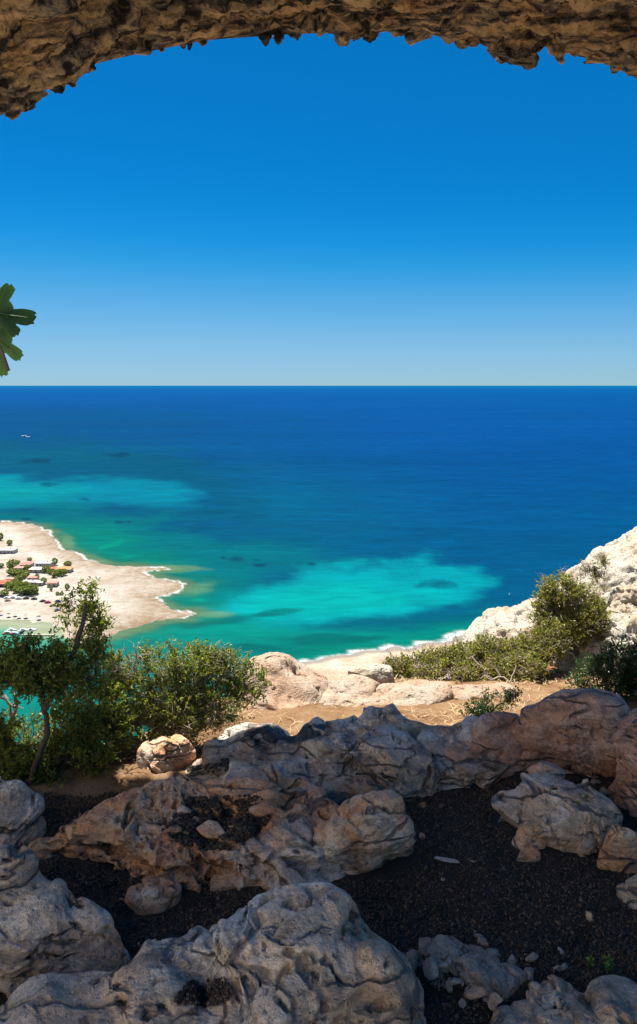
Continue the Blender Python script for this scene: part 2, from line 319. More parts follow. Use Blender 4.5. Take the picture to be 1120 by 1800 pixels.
def build_sea():
    cols = np.concatenate([np.linspace(-2600, -80, 60), np.arange(-76, 1200, 3.2), np.linspace(1210, 3800, 60)])
    rows = np.concatenate([HY + np.array([0.9, 1.3, 1.8, 2.4, 3.1, 4.0, 5.0, 6.0, 7.0]), np.arange(HY + 8.5, 1290, 2.6), np.linspace(1300, 1900, 30)])
    PX, PY = np.meshgrid(cols, rows); PX = PX.ravel(); PY = PY.ravel()
    Y = -SEA * F / (PY - HY); X = (PX - CX) / F * Y
    V = np.column_stack([X, Y, np.full(len(X), SEA)]); W = V[:, :2]
    # seabed map by place; the farthest water also lightened to soften the horizon like haze
    q = np.column_stack([X / 90, Y / 90, np.zeros(len(X))]); n1 = fbm(q, 5); n2 = fbm(q * 2.7 + 40, 5); n3 = fbm(np.column_stack([X / 400, Y / 400, np.ones(len(X))]), 4)
    n4 = fbm(np.column_stack([X / 55, Y / 260, np.ones(len(X)) * 3]), 5)
    lp = np.log(np.clip(PY - HY, 1, None))
    C = np.empty((len(X), 3))
    stops = [(0, (0, 140, 210)), (8, (0, 118, 200)), (22, (0, 108, 192)), (70, (0, 102, 185)), (130, (0, 99, 177)), (220, (0, 102, 170)), (300, (0, 106, 164)), (380, (0, 114, 160)), (430, (0, 118, 140)), (470, (0, 140, 134)), (620, (0, 150, 138))]  # first stops paint a hazy lightening into the far water
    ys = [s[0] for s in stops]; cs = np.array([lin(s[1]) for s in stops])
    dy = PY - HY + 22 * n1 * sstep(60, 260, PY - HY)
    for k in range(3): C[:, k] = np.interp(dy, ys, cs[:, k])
    def lay(mask, col, a=1.0):
        nonlocal C
        m = np.clip(mask, 0, 1)[:, None] * a; C = C * (1 - m) + lin(col) * m
    def pmask(poly, soft, wig=0.0, nn=None):
        P2 = np.column_stack([PX, PY * 2.2]); sd = poly_sd(P2, [(a, b * 2.2) for a, b in poly])
        return sstep(soft, -soft, sd + wig * (n1 if nn is None else nn))
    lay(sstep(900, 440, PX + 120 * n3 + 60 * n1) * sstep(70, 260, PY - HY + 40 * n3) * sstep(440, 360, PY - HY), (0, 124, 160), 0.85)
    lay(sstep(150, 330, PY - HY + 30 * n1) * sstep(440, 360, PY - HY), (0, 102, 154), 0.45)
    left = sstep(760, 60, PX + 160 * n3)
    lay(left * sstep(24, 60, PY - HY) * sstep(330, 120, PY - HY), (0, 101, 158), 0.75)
    lay(pmask([(-900, 778), (150, 776), (330, 800), (420, 850), (470, 905), (400, 960), (200, 1000), (-900, 980)], 45, 60), (0, 108, 150), 0.9)
    lay(pmask([(-900, 795), (100, 788), (220, 796), (250, 806), (120, 818), (-900, 820)], 22, 30), (0, 118, 150), 0.5)
    lay(pmask([(-900, 842), (0, 841), (120, 840), (230, 843), (300, 850), (350, 868), (330, 878), (240, 888), (140, 884), (60, 890), (0, 897), (-900, 905)], 22, 34), (0, 158, 190), 0.95)
    lay(pmask([(-900, 848), (0, 848), (90, 850), (140, 862), (90, 876), (0, 886), (-900, 892)], 24, 30), (0, 176, 188), 0.85)
    lay(pmask([(-900, 893), (60, 890), (200, 896), (330, 930), (430, 965), (480, 1000), (460, 1050), (420, 1090), (440, 1150), (300, 1210), (-200, 1230), (-200, 910)], 40, 70), (0, 140, 152), 0.85)
    lay(pmask([(80, 915), (170, 925), (260, 960), (340, 985), (420, 1010), (420, 1040), (380, 1100), (330, 1200), (150, 1210), (150, 990)], 40, 60), (0, 158, 142), 0.8)
    lay(pmask([(300, 930), (420, 950), (560, 975), (640, 990), (520, 1012), (430, 1045), (360, 1060), (330, 1000)], 45, 60), (0, 136, 152), 0.7)
    # pale sandy pool
    pool = pmask([(350, 1075), (395, 1052), (470, 1030), (520, 1008), (600, 1002), (690, 986), (735, 980), (770, 997), (835, 1002), (890, 1012), (880, 1030), (850, 1050), (840, 1066), (775, 1080), (690, 1092), (620, 1100), (520, 1108), (420, 1102)], 30, 60, n1 + 0.6 * n4 + 0.5 * n2)
    lay(pool, (0, 188, 204), 0.97)
    lay(pmask([(390, 1068), (420, 1048), (520, 1030), (620, 1030), (760, 1040), (770, 1060), (650, 1090), (500, 1095), (420, 1090)], 45, 40), (0, 204, 198), 0.8)
    lay(pool * sstep(0.10, 0.55, n4 + 0.6 * n2), (0, 164, 184), 0.4)
    lay(pmask([(400, 1105), (560, 1100), (720, 1096), (860, 1066), (930, 1060), (930, 1110), (800, 1135), (560, 1175), (440, 1190)], 30, 50), (0, 162, 150), 0.8)
    lay(pmask([(190, 1120), (330, 1095), (420, 1085), (520, 1112), (430, 1150), (300, 1220), (150, 1240), (-100, 1300), (-100, 1200)], 40, 60), (0, 168, 156), 0.85)
    # sea grass
    def blob(x, y, rx, ry, col, a=0.8, rot=0.0, wig=0.5):
        c, s = math.cos(rot), math.sin(rot); dx, dy2 = PX - x, PY - y
        u = (dx * c + dy2 * s) / rx; v = (-dx * s + dy2 * c) / ry
        lay(sstep(1.25, 0.45, np.sqrt(u * u + v * v) + 1.3 * wig * n2 + 0.9 * wig * n4), col, a)
    for b in [(415, 983, 17, 4), (393, 968, 8, 2), (420, 969, 8, 2), (453, 984, 10, 2), (456, 993, 10, 2.5), (548, 992, 7, 2.5), (45, 912, 15, 3), (12, 916, 12, 2), (90, 852, 15, 2.5), (152, 878, 12, 2), (220, 877, 8, 1.5), (212, 917, 7, 2), (228, 918, 6, 2), (60, 811, 30, 3), (210, 800, 30, 4), (392, 980, 4, 2)]:
        blob(*b, (0, 74, 116), 0.65, 0.0, 0.8)
    for b in [(752, 1024, 22, 6), (782, 1028, 20, 5), (735, 1030, 12, 3), (743, 1049, 13, 4), (800, 1065, 20, 5), (715, 1006, 22, 5), (820, 1082, 60, 8), (650, 1094, 50, 6), (860, 1062, 40, 14), (700, 1110, 60, 8)]:
        blob(*b, (0, 118, 146), 0.62, 0.0, 1.1)
    for b in [(480, 1078, 60, 6, -0.12), (400, 1090, 70, 9, -0.12), (330, 1098, 60, 8, 0), (560, 1122, 90, 11, -0.05), (460, 1140, 60, 9, 0), (650, 1122, 60, 8, -0.1), (255, 1133, 22, 4, -0.35), (300, 1085, 40, 5, -0.1), (520, 1150, 50, 6, -0.1), (230, 1118, 26, 3, -.3)]:
        blob(*b[:4], (0, 116, 118), 0.7, b[4])
    for b in [(590, 912, 60, 4), (350, 870, 40, 6), (780, 955, 30, 8), (380, 890, 14, 5), (320, 893, 14, 4), (400, 920, 50, 6), (310, 920, 40, 5), (440, 930, 60, 4)]:
        blob(*b, (0, 110, 172), 0.40)
    # shallows close to land
    dp = np.full(len(X), 999.0); k = (PY > 890) & (PY < 1260) & (PX < 480) & (PX > -700); dp[k] = poly_sd(W[k], PEN_W)
    dc = np.full(len(X), 999.0); k = (PY > 1000) & (PX > -300); dc[k] = poly_sd(W[k], COAST_W)
    shal = sstep(34, 3, dp + 12 * n2) * sstep(-10, 30, PX - 60 + 0 * PY)
    lay(shal, (40, 150, 118), 0.6)
    lay(sstep(15, 0, dp + 6 * n2) * (dp > 0), (150, 160, 110), 0.6)
    for b in [(330, 1000, 42, 6, 0.02), (345, 1035, 34, 12, -0.3), (372, 1080, 40, 6, 0), (120, 950, 14, 10, .5), (170, 983, 30, 8, 0.2)]:
        blob(*b[:4], (140, 190, 140), 0.5, b[4])
    for b in [(190, 960, 26, 4, -.3), (225, 978, 30, 4, -.1), (350, 1055, 20, 5, 0)]:
        blob(*b[:4], (0, 190, 160), 0.6, b[4])
    lay(sstep(26, 2, dc + 9 * n2) * (PX > 300), (0, 165, 140), 0.55)
    # lagoon in the bay
    bay = pmask([(-700, 1050), (-40, 1080), (60, 1085), (115, 1100), (125, 1140), (60, 1160), (-700, 1180)], 12, 8)
    lay(bay, (96, 205, 170), 0.95)
    lay(bay * pmask([(-700, 1040), (-20, 1080), (70, 1085), (115, 1100), (122, 1118), (70, 1120), (10, 1106), (-700, 1090)], 18, 14), (216, 222, 186), 0.92)
    # foam where the swell breaks
    q2 = np.column_stack([X / 22, Y / 22, np.zeros(len(X))]); m1 = fbm(q2, 4)
    open_side = 1 - pmask([(-700, 1060), (110, 1078), (150, 1150), (-700, 1200)], 6) 
    exposed = np.zeros(len(X))
    for (x, y, r) in [(84, 934, 20), (106, 958, 22), (140, 976, 20), (160, 982, 14), (280, 999, 26), (262, 1006, 22), (310, 1024, 26), (316, 1038, 22), (290, 1047, 22), (335, 1078, 26), (20, 917, 40)]:
        exposed = np.maximum(exposed, np.exp(-((PX - x) ** 2 + (2 * (PY - y)) ** 2) / r ** 2))
    foam = sstep(1.0, 0.0, dp / (0.35 + 2.0 * exposed) + 0.9 * m1) * (dp > -4) * open_side * (0.06 + 0.94 * sstep(.1, .6, exposed))
    fc = sstep(1.0, 0.1, dc / 5.5 + 0.8 * m1)
    fac = np.clip(np.maximum(foam, fc), 0, 1)
    o = mesh_np('sea', V, grid_faces(len(rows), len(cols)), sea_mat(), attrs={'bed_haze': C, 'foam': fac})
    tag(o, kind='structure'); return o
def sea_mat():
    t = NT('sea_water'); c = t.attr('bed_haze', 'Color'); f = t.attr('foam')
    n = t.noise(0.02, 6, 0.6, 0.0, stretch=(0.55, 1.7, 1)); c = t.mix(1.0, c, t.ramp(n, [(0.25, 0.84), (0.75, 1.14)]), 'MULTIPLY')
    n2 = t.noise(0.11, 4, 0.6, 0.0, stretch=(0.45, 1.5, 1)); c = t.mix(1.0, c, t.ramp(n2, [(0.3, 0.86), (0.7, 1.12)]), 'MULTIPLY')
    n3 = t.noise(0.0022, 5, 0.65, 0.3, stretch=(0.5, 1.6, 1)); c = t.mix(1.0, c, t.ramp(n3, [(0.3, 0.90), (0.7, 1.08)]), 'MULTIPLY')
    c = t.mix(1.0, c, (SEAK, SEAK, SEAK), 'MULTIPLY')
    fn = t.ramp(t.noise(0.35, 5, 0.7), [(0.35, 0.25), (0.6, 1.0)])
    c = t.mix(t.math('MULTIPLY', f, fn), c, (0.46, 0.46, 0.455))
    d = t.n('BsdfDiffuse'); t.l(c, d.inputs[0])
    w = t.bump(t.noise(0.30, 5, 0.6, 0.2, stretch=(0.5, 1.2, 1)), 0.35, 1.2); t.l(w, d.inputs['Normal'])
    g = t.n('BsdfGlossy'); g.inputs['Roughness'].default_value = 0.35; t.l(w, g.inputs['Normal'])
    mx = t.n('MixShader'); mx.inputs[0].default_value = 0.006; t.l(d.outputs[0], mx.inputs[1]); t.l(g.outputs[0], mx.inputs[2])
    return t.done(mx.outputs[0])
SEAK = 0.25
sea = build_sea()

# ------------------------------------------------------------------ far land
def far_land_mat():
    t = NT('beach_sand'); sh = t.attr('shore')
    n = t.noise(0.03, 6, 0.6, 0.5, stretch=(1, .8, 1)); m = t.noise(0.16, 6, 0.65, 0.4); fi = t.noise(0.9, 4, 0.7)
    c = t.ramp(n, [(0.36, (0.265, 0.215, 0.165)), (0.5, (0.335, 0.30, 0.255)), (0.64, (0.365, 0.34, 0.30))])
    tan = t.ramp(m, [(0.52, 0.0), (0.66, 0.5)]); c = t.mix(tan, c, (0.24, 0.165, 0.105))
    rim = t.math('MULTIPLY', t.ramp(sh, [(0.0, 1.0), (0.30, 0.55), (0.6, 0.0)]), t.ramp(m, [(0.3, 0.35), (0.62, 1.0)]))
    c = t.mix(rim, c, (0.17, 0.115, 0.065))
    c = t.mix(1.0, c, t.ramp(fi, [(0.25, 0.74), (0.75, 1.16)]), 'MULTIPLY')
    return t.done(t.principled(c, 0.95, 0.05, t.bump(m, 0.8, 2.5)))
M['sand'] = far_land_mat()
def land_h(W):
    d = -poly_sd(W, PEN_W); q = np.column_stack([W / 30, np.zeros(len(W))])
    return np.where(d > 0, 0.9 * sstep(0, 8, d) + 2.4 * sstep(5, 70, d) * (0.6 + 0.5 * fbm(q, 4)) + 0.35 * fbm(q * 5, 3) * sstep(0, 10, d), -0.08 * np.minimum(-d, 30) - 0.3), d
def far_land():
    xs = np.concatenate([np.linspace(-900, -370, 60), np.arange(-365, -60, 1.7)]); ys = np.arange(430, 900, 1.9)
    GX, GY = np.meshgrid(xs, ys); W = np.column_stack([GX.ravel(), GY.ravel()])
    h, d = land_h(W)
    # bay side: gentle sand, no rocky rim
    bay = poly_sd(W, [sea_xy(*p) for p in [(-700, 1046), (60, 1066), (125, 1084), (128, 1120), (60, 1135), (-700, 1100)]]) < 0
    rim = np.clip(d / 55, 0, 1); rim[bay] = 1
    h = np.where(bay & (d > 0), h * 0.5, h)
    tag(mesh_np('peninsula', np.column_stack([W, SEA + h]), grid_faces(len(ys), len(xs)), M['sand'], attrs={'shore': rim}), kind='structure')
far_land()
def land_z(x, y): return SEA + float(land_h(np.array([[x, y]]))[0][0])

def slope_mat():
    t = NT('scrub_slope'); n = t.noise(0.05, 6, 0.6); m = t.noise(0.5, 6, 0.7); sh = t.attr('shore')
    c = t.ramp(n, [(0.35, (0.27, 0.195, 0.13)), (0.55, (0.36, 0.29, 0.22)), (0.7, (0.41, 0.36, 0.30))])
    c = t.mix(t.ramp(m, [(0.5, 0.0), (0.66, 0.6)]), c, (0.20, 0.14, 0.07))
    c = t.mix(t.ramp(sh, [(0.0, 1.0), (0.12, 0.85), (0.17, 0.0)]), c, (0.17, 0.15, 0.13))
    return t.done(t.principled(c, 0.95, 0.05, t.bump(m, 0.8, 0.8)))
def near_coast():
    xs = np.arange(-300, 520, 3.2); ys = np.concatenate([np.arange(10, 300, 6), np.arange(300, 520, 2.2)])
    GX, GY = np.meshgrid(xs, ys); W = np.column_stack([GX.ravel(), GY.ravel()]); d = -poly_sd(W, COAST_W)
    q = np.column_stack([W / 25, np.zeros(len(W))]); nz = fbm(q, 4)
    h = np.where(d > 0, 1.6 * sstep(0, 4, d) + 0.055 * d + 0.5 * nz * sstep(0, 30, d), -0.1 * np.minimum(-d, 40) - 0.3)
    tt = sstep(62, 330, d); h = h + tt * 138 + 5 * nz * sstep(80, 160, d)
    h = np.minimum(h, 138 + 0 * h - 0.02 * GY.ravel())
    # keep the slope below the sight line of the terrace
    lim = 150 - (GY.ravel() * 0.40 + 1.5); h = np.where(d > 45, np.minimum(h, np.maximum(lim, 2.5)), h)
    tag(mesh_np('coastal_slope', np.column_stack([W, SEA + h]), grid_faces(len(ys), len(xs)), slope_mat(), attrs={'shore': np.clip(d / 60, 0, 1)}), kind='structure')
near_coast()

# ------------------------------------------------------------------ cave floor and terrace
FZ = -3.0
def floor_z(X, Y):
    P = np.column_stack([X, Y, np.zeros(len(X))])
    return FZ + 0.06 * fbm(P * 1.1, 4) + 0.03 * fbm(P * 4 + 3, 3)
def terrace_z(X, Y):
    P = np.column_stack([X, Y, np.zeros(len(X))])
    z = -3.08 - 0.17 * (Y - 7.5) * sstep(6.8, 7.8, Y) + 0.10 * sstep(-0.6, -1.2, X) * sstep(6.6, 6.2, Y) + 0.06 * fbm(P * 0.9 + 5, 4) + 0.02 * fbm(P * 6, 3)
    edge = np.interp(X, [-6, -2.2, -1.5, -0.9, 0.6, 1.5, 2.4, 3.2, 6, 12], [6.6, 6.75, 7.1, 8.4, 8.9, 9.3, 10.2, 11.2, 11.6, 12]) + 0.3 * fbm(P * 1.3 + 9, 3)
    z -= 1.15 * np.maximum(0, Y - edge) + 0.5 * np.maximum(0, Y - edge - 0.4)
    return z
def hf(name, x0, x1, nx, y0, y1, ny, fn, mat):
    xs = np.linspace(x0, x1, nx); ys = np.linspace(y0, y1, ny); GX, GY = np.meshgrid(xs, ys)
    z = fn(GX.ravel(), GY.ravel())
    return tag(mesh_np(name, np.column_stack([GX.ravel(), GY.ravel(), z]), grid_faces(ny, nx), mat), kind='structure')
hf('cave_floor', -6, 6, 260, 2.3, 6.9, 150, lambda X, Y: floor_z(X, Y) - 0.35 * sstep(6.1, 6.9, Y) - 0.3 * sstep(-0.7, -1.3, X) * sstep(5.7, 5.95, Y), M['soil'])
hf('terrace_ground', -7, 10, 300, 5.7, 16, 190, lambda X, Y: terrace_z(X, Y) - 0.15 * sstep(6.6, 5.9, Y) * sstep(-1.2, -0.6, X) - 0.12 * sstep(5.95, 5.75, Y), M['dirt'])

def bounce_surfaces():
    # pale wall added out of view, left and behind the viewer, to bounce sunlight inside
    path = [(-3.5 - 1.0 * float(sstep(5.0, 7.0, y)), y, -1.0, 0.0) for y in np.linspace(7.4, 2.0, 50)] + [(-3.5 * math.cos(a), 2.0 - 3.4 * math.sin(a), -math.cos(a), -math.sin(a)) for a in np.linspace(0.05, 1.5, 50)]
    P = np.array(path); rows = []
    for t in np.linspace(0, 1, 70):
        o = 5.6 * t ** 1.1; rows.append(np.column_stack([P[:, 0] + P[:, 2] * o, P[:, 1] + P[:, 3] * o, np.full(len(P), FZ - 0.3 + 8.5 * t)]))
    V = np.concatenate(rows); Fq = grid_faces(70, len(P)); V = V + 0.35 * np.column_stack([fbm(V * 0.5 + k, 4) for k in (0, 5, 9)]) + 0.1 * np.column_stack([fbm(V * 2 + k, 3) for k in (0, 5, 9)])
    tag(mesh_np('bounce_wall', V, Fq, M['bounce_rock']), kind='structure')
    hf('bounce_ground', -4.6, 8.0, 80, -2.2, 2.4, 40, lambda X, Y: FZ - 0.05 + 0.05 * fbm(np.column_stack([X, Y, 0 * X]), 3), M['bounce_rock'])  # pale ground added unseen behind the viewer as a sunlight reflector
bounce_surfaces()

# ------------------------------------------------------------------ rocks
SOLID = []          # (V, F) of everything that pellets and straw can land on
def rock(name, outline, peaks, mat, label, base=FZ, p=3.0, q=2.0, n=(300, 120), amp=1.0, seed=0, rough=1.0, strata=0.0, dents=(), sink=0.12, group=None, cat='rock', parent=None, pit=1.0, idw=3.0, cuts=14, soil=()):
    O = np.array([on_z(a, b, base + h) for a, b, h in outline])
    K = np.array([(*on_z(a, b, base + h), h) for a, b, h in peaks])
    c = O.mean(0); O = c + (O - c) * 1.01; nth, nr = n
    th = np.linspace(0, 2 * math.pi, nth, endpoint=False); R = np.zeros(nth)
    for a, b in zip(O, np.roll(O, -1, 0)):
        e = b - a; d = np.column_stack([np.cos(th), np.sin(th)]); w = a - c
        den = d[:, 0] * e[1] - d[:, 1] * e[0]; den = np.where(abs(den) < 1e-9, 1e-9, den)
        t = (w[0] * e[1] - w[1] * e[0]) / den; s = (w[0] * d[:, 1] - w[1] * d[:, 0]) / den
        R = np.maximum(R, np.where((s >= -1e-6) & (s <= 1 + 1e-6) & (t > 0), t, 0))
    for _ in range(3): R = (np.roll(R, 1) + 2 * R + np.roll(R, -1)) / 4
    g = np.linspace(0, 1, 4000); r0 = np.where(g < 0.5, g * 2 * 0.8, 1 - 0.2 * (2 - 2 * g) ** 3); h0 = np.clip(1 - r0 ** p, 0, 1) ** (1 / q)
    al = np.concatenate([[0], np.cumsum(np.hypot(np.diff(r0) * R.mean(), np.diff(h0) * K[:, 2].max()))]); sq = np.linspace(0.004, 1, nr) * al[-1]
    rr = np.interp(sq, al, r0); hh = np.interp(sq, al, h0)
    rr = np.concatenate([rr, [1.0, 0.97]]); hh = np.concatenate([hh, [0, 0]]); low = np.concatenate([np.zeros(nr), [sink, sink * 2.2]])
    X = c[0] + rr[:, None] * (R * np.cos(th))[None]; Yw = c[1] + rr[:, None] * (R * np.sin(th))[None]
    D = np.sqrt((X[..., None] - K[:, 0]) ** 2 + (Yw[..., None] - K[:, 1]) ** 2) + 0.02
    wgt = D ** -idw; H = (wgt * K[:, 2]).sum(-1) / wgt.sum(-1)
    Z = base + hh[:, None] * H - low[:, None]
    for (a, b, h, rad, dep) in dents:
        x0, y0 = on_z(a, b, base + h); Z -= dep * np.exp(-(((X - x0) / rad) ** 2 + ((Yw - y0) / (rad * 0.7)) ** 2) ** 1.5)
    V = np.column_stack([X.ravel(), Yw.ravel(), Z.ravel()]); Fq = grid_faces(nr + 2, nth, True)[:, ::-1]
    size = float(np.sqrt((R ** 2).mean())); sd = seed * 7.7
    # big lumps and broken facets, then ledges, hollows and pits
    nrm = normals(V, Fq); k1 = 1.0 / max(size, 0.1)
    V = V + nrm * (0.10 * amp * size * fbm(V * k1 * 1.5 + sd, 3))[:, None]
    d1, d2 = worley(V * k1 * 1.5 + sd); V = V + nrm * (0.14 * amp * size * (d1 - 0.5))[:, None]
    cr = np.random.default_rng(seed + 100)
    for _ in range(cuts):
        nn = cr.normal(size=3) * np.array([1, 1, 0.55]); nn[2] = abs(nn[2]) * 0.9 + 0.05; nn /= np.linalg.norm(nn); pr = V @ nn; top = np.quantile(pr, 0.995)
        dcut = top - cr.uniform(0.03, 0.11) * size * amp; V = V - (np.maximum(0, pr - dcut) * 0.85)[:, None] * nn
    nrm = normals(V, Fq); A = min(size, 0.55) * rough
    wp = V + 0.20 * np.column_stack([fbm(V * 1.3 + sd + k, 2) for k in (0, 21, 43)])
    yaw = seed * 1.3; tl = wp.copy(); tl[:, 0] = wp[:, 0] * math.cos(yaw) * 1.0 + wp[:, 1] * math.sin(yaw); tl[:, 1] = wp[:, 1] * math.cos(yaw) - wp[:, 0] * math.sin(yaw)
    tl[:, 2] = wp[:, 2] + 0.30 * wp[:, 0] - 0.20 * wp[:, 1]                         # bedding dips a little
    rd = ridged(tl * np.array([0.9, 2.6, 5.5]) + sd, 4, 0.45); disp = 0.20 * A * rd
    d1, d2 = worley(tl * np.array([1.1, 2.4, 4.6]) + sd); disp += 0.13 * A * (d1 - 0.5)
    d1, d2 = worley(tl * np.array([0.9, 1.8, 2.6]) + sd + 33); disp -= 0.13 * A * sstep(0.075, 0.0, d2 - d1) * sstep(-0.1, 0.2, fbm(V * 1.7 + sd + 14, 2))   # open cracks
    tr = 4.0 * fbm(tl * np.array([0.7, 1.6, 3.2]) + sd + 70, 3); fl = np.floor(tr); disp += 0.10 * A * (fl + sstep(0.3, 0.55, tr - fl))               # worn ledges
    calm = sstep(-0.15, 0.45, fbm(V * 1.5 + sd + 90, 2))
    disp += 0.055 * A * (0.12 + calm) * fbm(tl * np.array([4, 7, 10]) + sd, 4, 0.55)
    disp *= 0.5 + 0.5 * (1 - sstep(0.55, 0.95, nrm[:, 2])); disp += 0.012 * A * rd
    V = V + nrm * (disp + 0.008)[:, None]; g = V.reshape(nr + 2, nth, 3)
    for _ in range(3):                       # weathering rounds off the thinnest spikes
        g2 = (np.roll(g, 1, 1) + np.roll(g, -1, 1)) * 0.25 + g * 0.5; g2[1:-1] = g2[1:-1] * 0.5 + (g2[2:] + g2[:-2]) * 0.25; g = g2
    V = g.reshape(-1, 3); nrm = normals(V, Fq); disp = 0.014 * A * calm * fbm(V * 28 + sd, 3)
    if strata:
        zz = V[:, 2] * 17 + 1.8 * fbm(V * 2.0 + sd, 3); disp += strata * (np.abs((zz % 1) - 0.5) * 2 - 0.5) * sstep(0.9, 0.4, nrm[:, 2])
    pn = fbm(V * 14 + sd + 50, 3); disp -= 0.05 * pit * A * calm * sstep(0.25, 0.6, pn)
    w1, _ = worley(V * 20 + sd); disp -= 0.025 * pit * A * sstep(0.30, 0.14, w1) * sstep(-0.1, 0.3, fbm(V * 3.1 + sd + 8, 2))
    pn = fbm(tl * np.array([5.0, 8.0, 15.0]) + sd + 77, 3); disp -= 0.10 * pit * A * sstep(0.33, 0.46, pn)
    pn = fbm(tl * np.array([10.0, 13.0, 22.0]) + sd + 97, 2); disp -= 0.04 * pit * A * (0.2 + calm) * sstep(0.34, 0.48, pn)
    V = V + nrm * disp[:, None]
    SOLID.append((V, Fq)); sm = np.zeros(len(V))
    for poly in soil:
        P2 = np.column_stack([CX + F * V[:, 0] / V[:, 1], HY - F * V[:, 2] / V[:, 1]])
        sm = np.maximum(sm, sstep(4, -4, poly_sd(P2, poly) + 9 * fbm(V * 8 + sd, 3)) * sstep(0.35, 0.6, normals(V, Fq)[:, 2]))
    me_o = mesh_np(name, V, Fq, mat, parent, attrs={'soil': sm})
    if parent is None: tag(me_o, label, cat, group)
    return me_o

# ---- foreground boulders
rock('boulder', [(-60, 1830, .05), (0, 1792, .12), (120, 1745, .18), (250, 1705, .22), (330, 1648, .32), (400, 1603, .40), (500, 1578, .45), (620, 1552, .48), (668, 1580, .44), (690, 1622, .30), (693, 1690, .10), (680, 1740, 0), (700, 1800, 0), (740, 1880, 0), (500, 1990, 0), (200, 2000, 0), (-90, 1950, 0)],
     [(600, 1575, .48), (500, 1600, .44), (410, 1640, .38), (650, 1640, .40), (300, 1720, .30), (120, 1770, .22), (0, 1810, .18), (350, 1820, .20), (600, 1750, .34), (640, 1830, .22)],
     M['rock_grey'], 'large smooth grey boulder with a hollow at the bottom centre of the cave floor', p=5, q=2.6, n=(420, 170), seed=1, amp=0.6, cuts=22, soil=[[(300, 1755), (330, 1728), (395, 1722), (405, 1750), (385, 1768), (310, 1770)]],
     dents=[(352, 1742, .24, .12, .20)], rough=0.85)
rock('boulder', [(-120, 1500, .3), (0, 1484, .42), (50, 1503, .38), (108, 1552, .30), (150, 1590, .28), (200, 1612, .24), (235, 1650, .14), (268, 1690, 0), (180, 1722, 0), (0, 1750, 0), (-150, 1760, 0)],
     [(10, 1500, .46), (80, 1560, .36), (170, 1615, .28), (100, 1660, .25), (0, 1640, .36), (220, 1670, .16)],
     M['rock_grey'], 'dark grey sloping boulder cut by the left edge, in front of the tan slab', p=4, q=2.2, n=(320, 130), seed=2, amp=0.7, cuts=20)
rock('rock', [(-60, 1380, .25), (0, 1362, .30), (40, 1372, .30), (72, 1392, .25), (62, 1440, .1), (40, 1478, 0), (0, 1500, 0), (-70, 1500, 0)],
     [(10, 1375, .34), (50, 1390, .30), (20, 1430, .22)], M['rock_white' if False else 'rock_grey'], 'pale grey rock below the dark tree at the left edge', p=3.5, q=2.2, n=(240, 100), seed=3, rough=1.3)
rock('slab', [(45, 1500, 0), (60, 1462, .14), (100, 1425, .22), (170, 1385, .26), (290, 1358, .28), (390, 1356, .28), (480, 1368, .26), (545, 1398, .22), (600, 1430, .2), (640, 1470, .1), (640, 1530, 0), (560, 1552, 0), (420, 1555, 0), (300, 1548, 0), (180, 1520, 0), (110, 1512, 0)],
     [(150, 1420, .20), (300, 1375, .23), (450, 1375, .23), (530, 1410, .20), (120, 1470, .18), (250, 1480, .17), (400, 1440, .14), (330, 1520, .15), (480, 1520, .15), (580, 1500, .17), (560, 1450, .17), (200, 1500, .16)],
     M['rock_mid'], 'broad tan rock slab with a gravel-filled hollow in its top', p=6, q=3.0, n=(460, 190), seed=4, amp=0.35, cuts=8, soil=[[(300, 1440), (330, 1405), (400, 1398), (455, 1405), (480, 1420), (470, 1452), (440, 1470), (400, 1492), (330, 1490), (290, 1468)]], strata=0.008, pit=1.3,
     dents=[(400, 1450, .15, .30, .045), (500, 1430, .17, .14, .02)])
rock('boulder', [(560, 1470, .15), (585, 1430, .26), (640, 1406, .33), (700, 1408, .33), (728, 1430, .27), (738, 1475, .1), (725, 1515, 0), (650, 1545, 0), (560, 1545, 0), (535, 1500, .05)],
     [(650, 1420, .37), (705, 1425, .36), (600, 1450, .28), (680, 1480, .30), (580, 1510, .18)], M['rock_mid'], 'rounded brown boulder at the right end of the tan slab', p=3.5, q=2.4, n=(260, 110), seed=5)
rock('ledge', [(300, 1352, 0), (335, 1318, .12), (400, 1282, .22), (480, 1255, .30), (560, 1240, .36), (640, 1230, .40), (740, 1231, .40), (820, 1252, .32), (890, 1272, .26), (905, 1320, .10), (860, 1365, 0), (760, 1382, 0), (600, 1398, 0), (500, 1392, 0), (420, 1372, 0)],
     [(360, 1315, .12), (450, 1275, .24), (560, 1250, .27), (650, 1240, .29), (740, 1245, .28), (820, 1275, .23), (600, 1310, .18), (480, 1330, .10), (700, 1310, .24), (780, 1340, .13), (620, 1370, .05), (520, 1370, .045)],
     M['rock_grey'], 'long grey rock ledge along the lip of the cave mouth', p=5, q=2.6, n=(460, 180), seed=6, amp=0.6, rough=0.9, idw=3.5, cuts=20, soil=[[(430, 1290), (470, 1276), (520, 1272), (575, 1272), (570, 1295), (520, 1308), (450, 1310)], [(330, 1350), (400, 1335), (405, 1352), (340, 1362)]])
rock('boulder', [(572, 1290, .2), (600, 1255, .32), (640, 1240, .36), (700, 1242, .36), (770, 1265, .30), (800, 1300, .2), (780, 1350, .05), (700, 1372, 0), (620, 1360, 0), (568, 1330, .08)],
     [(630, 1258, .28), (700, 1258, .28), (760, 1290, .22), (640, 1310, .20), (700, 1335, .11)], M['rock_grey'], 'craggy pale grey outcrop in the middle of the rock ledge', p=3, q=2.0, n=(280, 120), seed=16, rough=1.0, amp=0.7, cuts=20)
